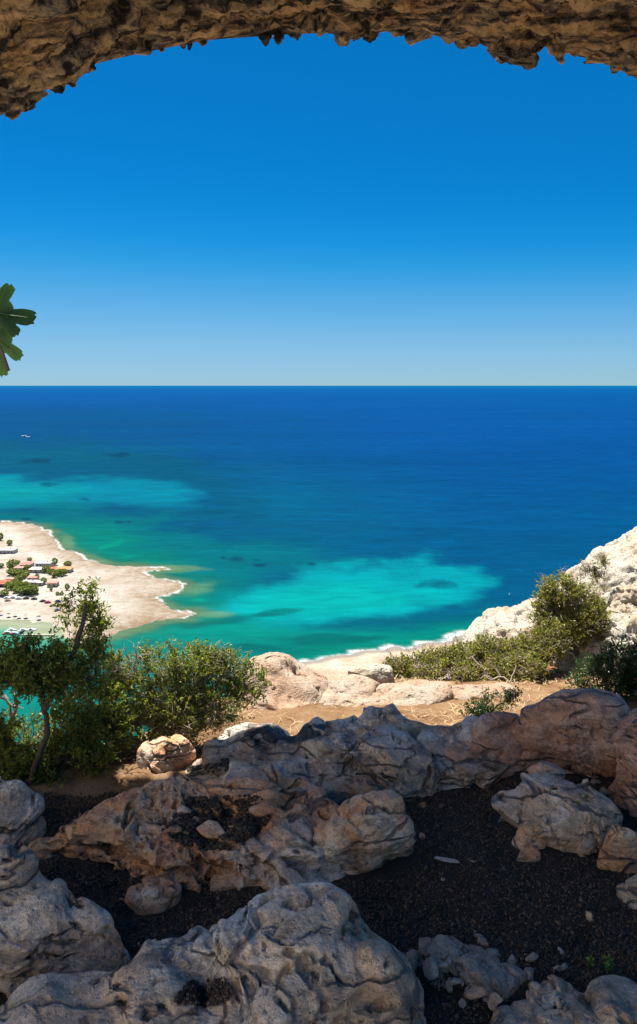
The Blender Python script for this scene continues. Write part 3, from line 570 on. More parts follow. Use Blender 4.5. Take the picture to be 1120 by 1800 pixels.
rock('boulder', [(775, 1365, 0), (800, 1320, .12), (830, 1275, .26), (870, 1245, .34), (915, 1240, .34), (930, 1275, .28), (915, 1330, .1), (870, 1362, 0), (820, 1372, 0)],
     [(870, 1262, .38), (905, 1255, .38), (840, 1320, .2), (890, 1330, .2)], M['rock_red'], 'wedge-shaped red brown rock between the ledge and the big red boulder', p=3, q=2, n=(240, 100), seed=7)
rock('boulder', [(908, 1290, .3), (918, 1255, .42), (955, 1232, .50), (1020, 1220, .54), (1080, 1218, .54), (1112, 1230, .50), (1112, 1280, .35), (1090, 1340, .12), (1060, 1366, 0), (990, 1362, 0), (930, 1335, .05), (912, 1315, .12)],
     [(960, 1250, .52), (1030, 1235, .58), (1090, 1240, .58), (1000, 1300, .46), (1060, 1310, .46), (940, 1300, .40)], M['rock_red'], 'big red brown boulder at the right of the cave mouth', p=4.5, q=3.0, n=(320, 140), seed=8, amp=1.1, cuts=26)
rock('boulder', [(1080, 1300, .4), (1095, 1275, .50), (1130, 1255, .55), (1200, 1250, .6), (1260, 1330, .3), (1250, 1430, 0), (1160, 1450, 0), (1105, 1430, 0), (1088, 1380, .1)],
     [(1110, 1290, .58), (1180, 1280, .62), (1120, 1370, .42), (1180, 1400, .3)], M['rock_red'], 'grey brown boulder cut by the right edge beside the big red one', p=4.5, q=3.0, n=(260, 120), seed=9)
rock('rock', [(850, 1420, .15), (862, 1385, .24), (900, 1360, .28), (960, 1352, .28), (1010, 1375, .25), (1060, 1400, .22), (1082, 1435, .1), (1050, 1470, 0), (990, 1478, 0), (920, 1470, 0), (868, 1458, 0)],
     [(890, 1385, .23), (950, 1370, .25), (1010, 1400, .22), (1040, 1425, .18), (900, 1430, .16)], M['rock_grey'], 'low pale grey rock on dark gravel in front of the big red boulder', p=3.2, q=2.2, n=(280, 120), seed=10, amp=1.3, rough=1.3)
rock('rock', [(902, 1480, .04), (912, 1455, .12), (950, 1448, .13), (965, 1470, .06), (950, 1492, 0), (915, 1492, 0)], [(930, 1460, .14)], M['rock_mid'], 'small brown rock touching the front of the low pale rock', amp=2.4, rough=2, p=2.6, q=2, n=(120, 50), seed=11)
rock('rock', [(900, 1505, .02), (915, 1492, .07), (950, 1487, .08), (962, 1500, .03), (945, 1514, 0), (910, 1516, 0)], [(935, 1497, .08)], M['rock_mid'], 'smaller rust brown stone on the gravel below the low pale rock', amp=2.4, rough=2, p=2.6, q=2, n=(110, 50), seed=12)
rock('rock', [(1032, 1500, .06), (1048, 1468, .18), (1085, 1455, .22), (1125, 1462, .22), (1140, 1500, .05), (1100, 1524, 0), (1060, 1520, 0)], [(1065, 1475, .2), (1105, 1472, .24)], M['rock_mid'], 'round brown rock on the gravel at the right edge', amp=1.8, rough=1.6, p=2.8, q=2.1, n=(180, 80), seed=13)
rock('rock', [(220, 1580, 0), (240, 1560, .03), (280, 1553, .03), (318, 1558, .02), (295, 1578, .01), (270, 1592, 0), (240, 1592, 0)], [(262, 1568, .035)], M['rock_mid'], 'small tan stone lying on gravel below the tan slab', amp=2.4, rough=2, p=2.6, q=2, n=(120, 50), seed=14)
rock('rock', [(235, 1345, 0), (255, 1318, .1), (300, 1293, .2), (335, 1290, .2), (345, 1315, .1), (330, 1345, 0), (280, 1360, 0)], [(290, 1305, .2), (325, 1300, .21), (280, 1330, .12)], M['rock_mid'], 'pale rock at the foot of the sunlit shrub behind the tan slab', p=3, q=2, n=(170, 70), seed=15)
rock('outcrop', [(835, 1800, .02), (870, 1775, .04), (930, 1760, .06), (985, 1725, .1), (1050, 1715, .12), (1150, 1712, .12), (1200, 1800, .1), (1200, 1880, 0), (900, 1900, 0), (800, 1850, 0)],
     [(900, 1790, .04), (1000, 1745, .06), (1100, 1740, .07), (1000, 1810, .06), (1150, 1800, .08)], M['rock_grey'], 'flat blue grey rock in the bottom right corner', p=4.5, q=2.5, n=(260, 110), seed=17)
rock('outcrop', [(690, 1668, .02), (740, 1650, .08), (800, 1648, .1), (870, 1668, .08), (900, 1700, .04), (870, 1730, 0), (800, 1745, 0), (720, 1720, 0)],
     [(740, 1668, .04), (810, 1668, .045), (860, 1690, .035), (780, 1715, .02)], M['stone_dark'], 'low rubbly outcrop half buried in gravel right of the large boulder', p=3, q=2, n=(260, 110), seed=18, rough=2.2, amp=1.8)
rock('rock', [(1085, 1570, .02), (1100, 1545, .08), (1150, 1530, .12), (1200, 1560, .1), (1180, 1600, 0), (1110, 1590, 0)], [(1110, 1556, .1), (1160, 1550, .14)], M['rock_grey'], 'pale stone half buried at the right edge above the flat grey rock', p=2.8, q=2, n=(140, 60), seed=19)

# ---- sunlit rocks outside
TB = -3.2
rock('pink_rock', [(436, 1180, .1), (446, 1152, .22), (475, 1143, .26), (505, 1150, .24), (535, 1176, .14), (570, 1195, .05), (575, 1235, 0), (520, 1262, 0), (450, 1258, 0), (425, 1230, 0)],
     [(465, 1160, .34), (490, 1158, .34), (520, 1190, .18), (470, 1210, .18), (500, 1235, .08)], M['rock_pink'], 'large pale pink rock beside the sunlit shrub at the terrace edge', base=TB, p=3.2, q=2.0, n=(260, 110), seed=21, amp=0.7, rough=0.4)
rock('pink_rock', [(500, 1215, 0), (520, 1196, .08), (580, 1186, .12), (640, 1184, .12), (665, 1200, .08), (650, 1232, 0), (560, 1250, 0)],
     [(560, 1200, .12), (630, 1195, .14), (580, 1230, .06)], M['rock_pink'], 'low flat pink rock in the middle of the sunlit terrace', base=TB, p=4, q=2.4, n=(220, 90), seed=22, amp=0.8, rough=0.5)
rock('pink_rock', [(660, 1225, 0), (670, 1202, .1), (720, 1190, .14), (775, 1196, .1), (800, 1218, 0), (780, 1250, 0), (700, 1256, 0)],
     [(700, 1205, .14), (750, 1205, .13), (720, 1235, .08)], M['rock_pink'], 'tilted pink slab in front of the right hand scrub', base=TB, p=4, q=2.4, n=(220, 90), seed=23, amp=0.5, rough=0.35)
rock('pale_rock', [(600, 1190, 0), (620, 1176, .06), (660, 1168, .1), (690, 1172, .08), (690, 1192, 0), (650, 1200, 0)], [(640, 1180, .1), (670, 1178, .11)], M['rock_white'], 'small cream rock on the brink above the beach strip', base=TB, p=3, q=2, n=(140, 60), seed=24, rough=0.8)
rock('pink_rock', [(560, 1246, 0), (580, 1222, .06), (650, 1212, .08), (700, 1218, .06), (700, 1246, 0), (640, 1262, 0)], [(600, 1232, .07), (660, 1226, .08)], M['rock_pink'], 'broken flat pink slab just behind the grey ledge', base=TB, p=4, q=2.4, n=(200, 80), seed=25, amp=0.8, rough=0.6)
rock('pink_rock', [(770, 1228, 0), (790, 1206, .07), (850, 1200, .09), (905, 1206, .06), (900, 1230, 0), (830, 1240, 0)], [(810, 1216, .08), (870, 1212, .08)], M['rock_pink'], 'low pale slab half sunk in the ochre earth before the dry scrub', base=TB, p=4, q=2.4, n=(200, 80), seed=26, amp=0.8, rough=0.6)
def rockY(name, outline, Y0, depth, mat, label, seed, n=(240, 110), amp=1.0, rough=1.0, group=None, lean=0.0):
    """boulder given by its front outline at distance Y0 and its depth; a full three-dimensional body"""
    O = np.array([(unp(a, b, Y0).x, unp(a, b, Y0).z) for a, b in outline]); c = O.mean(0); nth, nr = n
    th = np.linspace(0, 2 * math.pi, nth, endpoint=False); R = np.zeros(nth); d = np.column_stack([np.cos(th), np.sin(th)])
    for a, b in zip(O, np.roll(O, -1, 0)):
        e = b - a; w = a - c; den = d[:, 0] * e[1] - d[:, 1] * e[0]; den = np.where(abs(den) < 1e-9, 1e-9, den)
        t = (w[0] * e[1] - w[1] * e[0]) / den; s = (w[0] * d[:, 1] - w[1] * d[:, 0]) / den
        R = np.maximum(R, np.where((s >= -1e-6) & (s <= 1 + 1e-6) & (t > 0), t, 0))
    for _ in range(3): R = (np.roll(R, 1) + 2 * R + np.roll(R, -1)) / 4
    ph = np.linspace(0.01, math.pi - 0.01, nr); rr = np.sin(ph) ** 0.75; dd = -np.cos(ph)
    X = c[0] + rr[:, None] * (R * d[:, 0])[None]; Z = c[1] + rr[:, None] * (R * d[:, 1])[None]
    Yw = Y0 + dd[:, None] * depth + lean * (Z - c[1]) + 0 * X
    sc = Yw / Y0 * 0 + 1
    V = np.column_stack([(X * sc).ravel(), Yw.ravel(), (Z * sc).ravel()]); Fq = grid_faces(nr, nth, True)
    nrm = normals(V, Fq)
    if ((V - V.mean(0)) * nrm).sum() < 0: Fq = Fq[:, ::-1]; nrm = -nrm
    size = float(np.sqrt((R ** 2).mean())); sd = seed * 7.7; k1 = 1 / size
    V = V + nrm * (0.12 * amp * size * fbm(V * k1 * 1.6 + sd, 3))[:, None]
    d1, d2 = worley(V * k1 * 2.6 + sd); V = V + nrm * (0.10 * amp * size * (0.45 - d1))[:, None]
    nrm = normals(V, Fq); A = 0.5 * rough
    wp = V + 0.2 * np.column_stack([fbm(V * 1.4 + sd + k, 3) for k in (0, 21, 43)]); tl = wp.copy(); tl[:, 2] -= 0.35 * wp[:, 0]
    d1, d2 = worley(tl * np.array([2.2, 2.2, 3.4]) + sd); disp = 0.20 * A * (d1 - 0.5) - 0.10 * A * sstep(0.10, 0, d2 - d1) * sstep(0, .3, fbm(V * 1.5 + sd, 2))
    disp += 0.22 * A * ridged(tl * np.array([1.2, 1.4, 3.6]) + sd, 5, 0.6) + 0.10 * A * fbm(V * 7 + sd, 4, .6)
    pn = fbm(V * 6 + sd + 50, 3); disp -= 0.12 * A * sstep(0.15, 0.6, pn)
    w1, _ = worley(V * 11 + sd); disp -= 0.06 * A * sstep(0.36, 0.1, w1) * sstep(-0.1, 0.25, fbm(V * 2.4 + sd + 8, 2))
    V = V + nrm * disp[:, None]; SOLID.append((V, Fq))
    return tag(mesh_np(name, V, Fq, mat), label, 'rock', group)
rockY('limestone_outcrop', [(820, 1135), (845, 1108), (872, 1091), (905, 1086), (945, 1080), (985, 1050), (1040, 1050), (1040, 1150), (900, 1175), (820, 1165)], 10.9, 0.7, M['rock_white'], 'white limestone outcrop left of the upright bush above the beach', 31, rough=0.6)
rockY('limestone_outcrop', [(965, 1068), (1010, 1022), (1055, 992), (1105, 962), (1135, 950), (1220, 925), (1330, 980), (1330, 1120), (1150, 1180), (1000, 1170)], 11.9, 1.1, M['rock_white'], 'tall white limestone ridge climbing to the right edge', 32, n=(340, 150), rough=0.65)
rockY('limestone_outcrop', [(1062, 1085), (1075, 1058), (1105, 1048), (1150, 1045), (1200, 1080), (1190, 1150), (1110, 1150), (1070, 1130)], 10.6, 0.4, M['rock_white'], 'rounded white rock at the right edge below the ridge', 33, n=(240, 110), rough=1.2)
rockY('limestone_outcrop', [(980, 1165), (1000, 1140), (1040, 1122), (1085, 1100), (1130, 1095), (1180, 1140), (1160, 1200), (1060, 1205), (990, 1195)], 9.9, 0.5, M['rock_white'], 'pitted white rock between the upright bush and the dark shaded bush', 34, n=(300, 130), rough=1.1)

# ------------------------------------------------------------------ cave roof
EDGE = [(-160, 250, 8.2), (-60, 205, 8.2), (0, 186, 8.1), (60, 158, 8.0), (130, 138, 8.1), (165, 112, 8.4), (250, 93, 8.7), (350, 73, 8.95), (430, 64, 9.1), (560, 58, 9.3), (640, 57, 9.8), (700, 54, 10.2), (760, 60, 10.6), (800, 70, 10.8), (860, 80, 10.9), (930, 92, 11), (960, 82, 11), (1000, 92, 11), (1060, 108, 11.1), (1120, 138, 11.2), (1250, 220, 11.3), (1600, 420, 11.4), (2100, 640, 11.5)]
def roof():
    E = np.array(EDGE, float); u = np.concatenate([np.linspace(-160, -60, 30)[:-1], np.linspace(-60, 1180, 720), np.linspace(1180, 2100, 50)[1:]])
    py = np.interp(u, E[:, 0], E[:, 1]); Ye = np.interp(u, E[:, 0], E[:, 2])
    k = np.ones(9) / 9; Ye = np.convolve(np.pad(Ye, 4, mode='edge'), k, 'valid')
    Xe = (u - CX) / F * Ye; Ze = -(py - HY) / F * Ye
    v = np.concatenate([np.linspace(0, 0.45, 110) ** 1.0, np.linspace(0.46, 1, 30)])
    rows = []
    # underside from the lip; roof stops short overhead to let sky light in
    for t in v:
        Y = Ye + (5.3 - Ye) * t; Z = Ze + 0.30 * math.sin(min(t * 0.4, 0.5) * math.pi)
        rows.append(np.column_stack([Xe * (1 - 0.15 * t), Y, Z]))
    out = [rows[-1]]
    top = []
    for t in np.linspace(0, 1, 14)[1:]:                # outer face, up and back from the lip
        top.append(np.column_stack([Xe, Ye - 0.28 * 3.0 * t, Ze + 3.0 * t]))
    for t in np.linspace(0, 1, 12)[1:]:
        top.append(np.column_stack([Xe * (1 - 0.1 * t), (Ye - 0.84) * (1 - t) + 5.3 * t, Ze + 3.0 - 2.7 * t ** 3]))
    allr = top[::-1] + rows; V = np.concatenate(allr); m = len(u); Fq = grid_faces(len(allr), m)
    nrm = normals(V, Fq)
    if nrm[len(top) * m + m * 40:len(top) * m + m * 41, 2].mean() > 0: Fq = Fq[:, ::-1]; nrm = -nrm
    i0 = len(top) * m; tt = np.zeros(len(V)); tt[i0:] = np.repeat(v, m)
    # streaky weathering along the lip, lumps and hollows; kept small right at the edge
    st = V * np.array([1.1, 3.2, 3.2]) ; rot = V.copy(); rot[:, 0] = V[:, 0] * 0.9 + V[:, 1] * 0.45; rot[:, 1] = (V[:, 1] * 0.9 - V[:, 0] * 0.35) * 3.4
    disp = 0.20 * fbm(V * 0.9 + 3, 3) + 0.30 * ridged(rot * np.array([0.8, 0.75, 0.8]), 5, 0.62) * 0.7 + 0.09 * fbm(V * 4.5, 4, 0.6)
    d1, d2 = worley(rot * np.array([1.1, 0.8, 1.1]) + 4); disp += 0.22 * (d1 - 0.5)
    disp -= 0.30 * sstep(0.10, 0.55, fbm(rot * np.array([0.9, 0.55, 0.9]) + 60, 3))
    edge = sstep(-0.001, 0.09, tt); edge[:i0] = 0.5
    V = V + nrm * (disp * (0.10 + 0.90 * edge))[:, None]
    # unseen inner ceiling made pale to throw light down on the rocks
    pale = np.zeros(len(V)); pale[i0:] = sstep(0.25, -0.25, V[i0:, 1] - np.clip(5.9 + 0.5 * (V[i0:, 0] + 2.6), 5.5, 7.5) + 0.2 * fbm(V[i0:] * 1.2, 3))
    o = mesh_np('cave_roof', V, Fq, M['rock_roof'], attrs={'bounce_ceiling': pale}); tag(o, kind='structure')
    SOLIDROOF.append((V, Fq))
    return o, (u, Xe, Ye, Ze)
SOLIDROOF = []
roof_o, RE = roof()
def boss(px, tip, w, base_py=None, seed=0, back=0.0, parent=None):
    Ye = np.interp(px, RE[0], RE[2]) - back; top = base_py if base_py is not None else np.interp(px, [e[0] for e in EDGE], [e[1] for e in EDGE]) - 12
    a = unp(px, top, Ye); b = unp(px, tip, Ye); r = 0.5 * w * Ye / F; n, m = 18, 28
    rows = []
    L = a.z - b.z
    for i in range(n):
        t = i / (n - 1); z = a.z + 0.10 - (L + 0.10) * t
        rad = r * (1.25 - 0.35 * t) * math.sqrt(max(0.0, 1 - max(0, (t - 0.55) / 0.45) ** 2.2)) + 0.002
        th = np.linspace(0, 2 * math.pi, m, endpoint=False)
        rows.append(np.column_stack([a.x + rad * np.cos(th), a.y + rad * np.sin(th) * 1.1, np.full(m, z)]))
    V = np.concatenate(rows); Fq = grid_faces(n, m, True); c = V.mean(0)
    k = 1 / max(r, .02); d1, _ = worley(V * k * 1.1 + seed * 3.1); dirn = V - np.array([c[0], c[1], 0]) * 1.0; dirn[:, 2] = 0
    V = V + dirn * (0.9 * (0.5 - d1) + 0.60 * fbm(V * k * 1.1 + seed, 4))[:, None]
    V[:, 2] += 0.6 * r * fbm(V * k * 0.9 + seed + 9, 3)
    nrm = normals(V, Fq)
    if ((V - c) * nrm).sum() < 0: Fq = Fq[:, ::-1]
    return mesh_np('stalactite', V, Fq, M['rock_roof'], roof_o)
for i, b in enumerate([(24, 202, 56), (48, 186, 30), (68, 173, 8), (100, 158, 26), (128, 151, 13), (148, 128, 22), (285, 90, 9), (322, 84, 9), (333, 86, 7), (356, 80, 14), (466, 78, 15), (490, 77, 13), (520, 66, 20), (604, 77, 24), (622, 68, 20), (650, 70, 22), (700, 60, 26), (735, 67, 42), (790, 74, 22), (814, 83, 20), (832, 80, 14), (880, 100, 34), (905, 110, 40), (928, 117, 30), (972, 96, 14), (984, 109, 16), (1010, 97, 20), (1050, 112, 30), (1085, 124, 26),
                        (562, 62, 22, 0), (625, 40, 40, -10), (720, 42, 34, 5), (860, 40, 30, 0), (900, 48, 44, 5), (1030, 38, 26, 0), (1060, 40, 16, 10), (460, 50, 24, 15), (960, 62, 30, 25), (160, 80, 26, 40), (120, 95, 16, 70)]):
    boss(b[0], b[1] + (2 if len(b) < 4 else 4), b[2] * 1.25, b[3] if len(b) > 3 else None, i, 0.0 if len(b) < 4 else 0.35)

# ------------------------------------------------------------------ what lies on the floor
HX0, HY0, HR = -3.4, 2.9, 0.0125
HNX, HNY = 560, 560
HM = np.full((HNY, HNX), -99.0)
for V, _ in SOLID:
    ix = ((V[:, 0] - HX0) / HR).astype(int); iy = ((V[:, 1] - HY0) / HR).astype(int)
    k = (ix >= 0) & (ix < HNX) & (iy >= 0) & (iy < HNY); np.maximum.at(HM, (iy[k], ix[k]), V[k, 2])
for _ in range(2):                       # close pin holes
    nb = np.maximum.reduce([np.roll(HM, d, a) for d in (1, -1) for a in (0, 1)]); HM = np.where(HM < -50, nb, HM)
def rock_z(x, y):
    ix = np.clip(((x - HX0) / HR).astype(int), 0, HNX - 1); iy = np.clip(((y - HY0) / HR).astype(int), 0, HNY - 1); return HM[iy, ix]
def to_px(x, y, z): return CX + F * x / y, HY - F * z / y
def ico(sub=0):
    import bmesh
    bm = bmesh.new(); bmesh.ops.create_icosphere(bm, subdivisions=sub + 1, radius=1.0)
    V = np.array([v.co for v in bm.verts]); Fc = np.array([[v.index for v in f.verts] for f in bm.faces]); bm.free(); return V, Fc
def rand_rot(n):
    q = rng.normal(size=(n, 4)); q /= np.linalg.norm(q, axis=1)[:, None]; w, x, y, z = q.T
    return np.stack([1 - 2 * (y * y + z * z), 2 * (x * y - z * w), 2 * (x * z + y * w), 2 * (x * y + z * w), 1 - 2 * (x * x + z * z), 2 * (y * z - x * w), 2 * (x * z - y * w), 2 * (y * z + x * w), 1 - 2 * (x * x + y * y)], -1).reshape(n, 3, 3)
def scatter(name, P, size, stretch, mat, parent=None, tint=None):
    bv = np.array([(1, 0, 0), (-1, 0, 0), (0, 1, 0), (0, -1, 0), (0, 0, 1), (0, 0, -1)], float); bf = np.array([(4, 0, 2), (4, 2, 1), (4, 1, 3), (4, 3, 0), (5, 2, 0), (5, 1, 2), (5, 3, 1), (5, 0, 3)]); n = len(P); R = rand_rot(n); sc = size[:, None] * stretch
    V = np.einsum('nij,nvj->nvi', R, bv[None] * sc[:, None, :]) + P[:, None, :]
    Fc = bf[None] + (np.arange(n) * len(bv))[:, None, None]
    return mesh_np(name, V.reshape(-1, 3), Fc.reshape(-1, 3), mat, parent, attrs={'tint': np.repeat(tint if tint is not None else rng.random(n), len(bv))})
def gravel():
    n = 110000; x = rng.uniform(-2.9, 2.9, n); y = rng.uniform(3.15, 6.6, n)
    x = np.concatenate([x, rng.uniform(-1.15, 0.1, 22000), rng.uniform(-0.9, 0.1, 8000), rng.uniform(-0.8, -0.35, 4000)]); y = np.concatenate([y, rng.uniform(4.75, 5.7, 22000), rng.uniform(6.0, 6.8, 8000), rng.uniform(3.4, 3.9, 4000)])
    keep = np.abs(x) < 0.43 * y + 0.15; x, y = x[keep], y[keep]
    fz = floor_z(x, y); rz = rock_z(x, y); px, py = to_px(x, y, np.maximum(fz, rz))
    on_floor = rz < fz - 0.004
    def inside(poly): return poly_sd(np.column_stack([px, py]), poly) < 8 * fbm(np.column_stack([x * 5, y * 5, 0 * x]), 3)
    hollow = inside([(300, 1440), (330, 1405), (400, 1398), (455, 1405), (480, 1420), (470, 1452), (440, 1470), (400, 1492), (330, 1490), (290, 1468)])
    hollow |= inside([(330, 1350), (400, 1335), (405, 1352), (340, 1362)]) | inside([(300, 1755), (330, 1728), (395, 1722), (405, 1750), (385, 1768), (310, 1770)])
    hollow |= (inside([(690, 1660), (900, 1690), (900, 1750), (720, 1740)]) & (rz < FZ + 0.045))
    k = on_floor | hollow; x, y, z = x[k], y[k], np.maximum(fz, rz)[k]
    n = len(x); size = rng.uniform(0.0042, 0.0086, n) * np.where(rng.random(n) > 0.985, 1.9, 1.0)
    stretch = np.column_stack([rng.uniform(0.75, 1.0, n), rng.uniform(0.75, 1.0, n), rng.uniform(1.0, 1.7, n)])
    P = np.column_stack([x, y, z + size * 0.5 + 0.006 * np.maximum(0, fbm(np.column_stack([x * 11, y * 11, 0 * x]), 3))])
    o = scatter('gravel', P, size, stretch, M['pellet']); tag(o, 'black pellet-like gravel covering the cave floor', 'gravel', kind='stuff')
gravel()

STONES = []
for k in range(5):
    V, Fc = ico(2); V = V * (1 + 0.15 * fbm(V * 1.2 + k * 5, 3))[:, None]
    for _ in range(13):
        nn = rng.normal(size=3); nn /= np.linalg.norm(nn); V = V - np.maximum(0, V @ nn - rng.uniform(0.5, 0.8))[:, None] * nn
    V = V * (1 + 0.06 * fbm(V * 4 + k, 3))[:, None] * np.array([1.15, 0.85, 0.6])
    me = bpy.data.meshes.new('stone'); me.from_pydata(V.tolist(), [], Fc.tolist()); me.update(); me.polygons.foreach_set('use_smooth', np.ones(len(Fc), bool)); STONES.append(me)
def stone(px, py, w, label, mat='rock_mid', group=None, h=0.0, flatness=1.0, name='stone'):
    x, y = on_z(px, py, FZ + h); x, y = np.array([x]), np.array([y]); z = float(max(floor_z(x, y)[0], rock_z(x, y)[0])); x, y = on_z(px, py, z)
    key = mat; me = STONES[random.randrange(5)].copy(); me.materials.append(M[mat])
    o = obj(name, me); r = 0.5 * w * y / F; o.scale = (r, r * (0.45 if flatness < 0.3 else 1.0), r * flatness); o.location = (x, y, z + 0.15 * r); o.rotation_euler = (random.uniform(-.3, .3), random.uniform(-.3, .3), random.uniform(0, 6.3)) if flatness >= 0.3 else (0.05, 0.05, -0.15)
    return tag(o, label, 'stone', group)
stone(571, 1410, 34, 'tan stone wedged between the slab and the ledge', h=.05)
stone(372, 1462, 52, 'orange brown stone lying in the slab hollow', h=.15, flatness=.8)
stone(300, 1466, 38, 'brown stone at the left rim of the slab hollow', h=.15)
stone(322, 1424, 30, 'pale stone at the back of the slab hollow', h=.15)
stone(462, 1428, 46, 'orange stone at the right rim of the slab hollow', h=.18)
stone(344, 1443, 18, 'tiny stone in the middle of the slab hollow', h=.15)
stone(786, 1515, 44, 'flat pale sliver of stone on the gravel right of the brown boulder', 'rock_grey', flatness=.12)
stone(838, 1517, 26, 'small pale chip beside the flat sliver of stone', 'rock_grey', flatness=.2)
stone(1036, 1612, 22, 'lone beige pebble on the gravel at the right', 'rock_mid')
stone(834, 1641, 11, 'tiny cream pebble on the gravel left of the green weed', 'rock_mid')
stone(744, 1418, 18, 'cream pebble behind the rounded brown boulder', 'rock_mid')
stone(776, 1418, 14, 'small cream pebble behind the rounded brown boulder, right of another', 'rock_mid')
stone(742, 1472, 20, 'rust coloured pebble touching the rounded brown boulder', 'rock_mid')
stone(960, 1362, 66, 'rounded stone behind the low pale rock under the big red boulder', 'rock_red', flatness=1.2)
for (a, b, w) in [(760, 1704, 46), (850, 1660, 30), (862, 1684, 40), (900, 1692, 30), (936, 1686, 28), (905, 1716, 50), (846, 1716, 40), (836, 1746, 44), (800, 1726, 26), (930, 1712, 36), (962, 1732, 32), (992, 1702, 20), (985, 1672, 18), (1010, 1748, 30), (722, 1700, 16), (715, 1728, 14), (790, 1690, 18), (760, 1668, 30), (815, 1765, 22), (870, 1755, 26)] + [(random.uniform(695, 1000), random.uniform(1645, 1770), random.uniform(12, 34)) for _ in range(22)]:
    stone(a, b, w * 0.9, 'grey stone among the rubble right of the large boulder', 'stone_dark', 'rubble beside the large boulder')
for (a, b, w) in [(1045, 1376, 22), (1062, 1392, 26), (1030, 1396, 18), (1040, 1412, 14), (1075, 1404, 14)]:
    stone(a, b, w, 'small grey stone on gravel under the big red boulder', 'stone_dark', 'stones under the big red boulder')
for i in range(20):
    a, b = random.uniform(560, 1110), random.uniform(1400, 1700)
    if i % 3 == 0: a, b = random.uniform(120, 480), random.uniform(1560, 1680)
    x, y = on_z(a, b, FZ); x, y = np.array([x]), np.array([y])
    if rock_z(x, y)[0] > floor_z(x, y)[0] - .01: continue
    stone(a, b, random.uniform(4, 9), 'crumb of pale stone scattered on the black gravel', random.choice(['stone_dark', 'rock_mid']), 'pale crumbs on the gravel', name='pebble')

# ------------------------------------------------------------------ plants
class Tubes:
    def __init__(s): s.V, s.F = [], []
    def add(s, pts, r0, r1, n=5):
        pts = [Vector(p) for p in pts]; m = len(pts); b = len(s.V); d0 = (pts[-1] - pts[0]).normalized(); up = Vector((0, 0, 1)) if abs(d0.z) < .8 else Vector((0, 1, 0))
        for i, p in enumerate(pts):
            d = (pts[min(i + 1, m - 1)] - pts[max(i - 1, 0)]).normalized(); a = d.cross(up); a = a.normalized() if a.length > 1e-6 else Vector((1, 0, 0)); c = d.cross(a)
            r = r0 + (r1 - r0) * i / (m - 1)
            for k in range(n):
                t = 2 * math.pi * k / n; s.V.append(p + (a * math.cos(t) + c * math.sin(t)) * r)
        for i in range(m - 1):
            for k in range(n): s.F.append((b + i * n + k, b + i * n + (k + 1) % n, b + (i + 1) * n + (k + 1) % n, b + (i + 1) * n + k))
    def build(s, name, mat, parent): return mesh_np(name, np.array([tuple(v) for v in s.V]), np.array(s.F), mat, parent)
def wob(a, b, n=6, amp=0.08, sag=0.0):
    a, b = Vector(a), Vector(b); L = (b - a).length; o = []
    r = [Vector((random.gauss(0, 1), random.gauss(0, 1), random.gauss(0, 1))) for _ in range(2)]
    for i in range(n):
        t = i / (n - 1); e = math.sin(math.pi * t); e2 = math.sin(2 * math.pi * t)
        o.append(a.lerp(b, t) + (r[0] * e * 0.6 + r[1] * e2 * 0.4) * amp * L + Vector((0, 0, -sag * e * L)))
    return o
def leaf_mesh(name, C, D, L, Wd, mat, parent, tint=None):
    n = len(C); D = D / (np.linalg.norm(D, axis=1)[:, None] + 1e-9); r = rng.normal(size=(n, 3)); A = np.cross(D, r); A /= np.linalg.norm(A, axis=1)[:, None] + 1e-9; N = np.cross(D, A)
    L = L[:, None]; Wd = Wd[:, None]; mid = C + D * L * 0.5 - N * L * 0.06
    V = np.stack([C, mid * 0 + C + D * L * 0.35 + A * Wd * 0.5 + N * Wd * 0.16, C + D * L * 0.72 + A * Wd * 0.40 + N * Wd * 0.14, C + D * L - N * L * 0.10, C + D * L * 0.72 - A * Wd * 0.40 + N * Wd * 0.14, C + D * L * 0.35 - A * Wd * 0.5 + N * Wd * 0.16], 1)
    f = np.array([[0, 1, 2], [0, 2, 3], [0, 3, 4], [0, 4, 5]]); Fc = f[None] + (np.arange(n) * 6)[:, None, None]
    t = rng.random(n) if tint is None else tint
    return mesh_np(name, V.reshape(-1, 3), Fc.reshape(-1, 3), mat, parent, smooth=False, attrs={'tint': np.repeat(t, 6)})
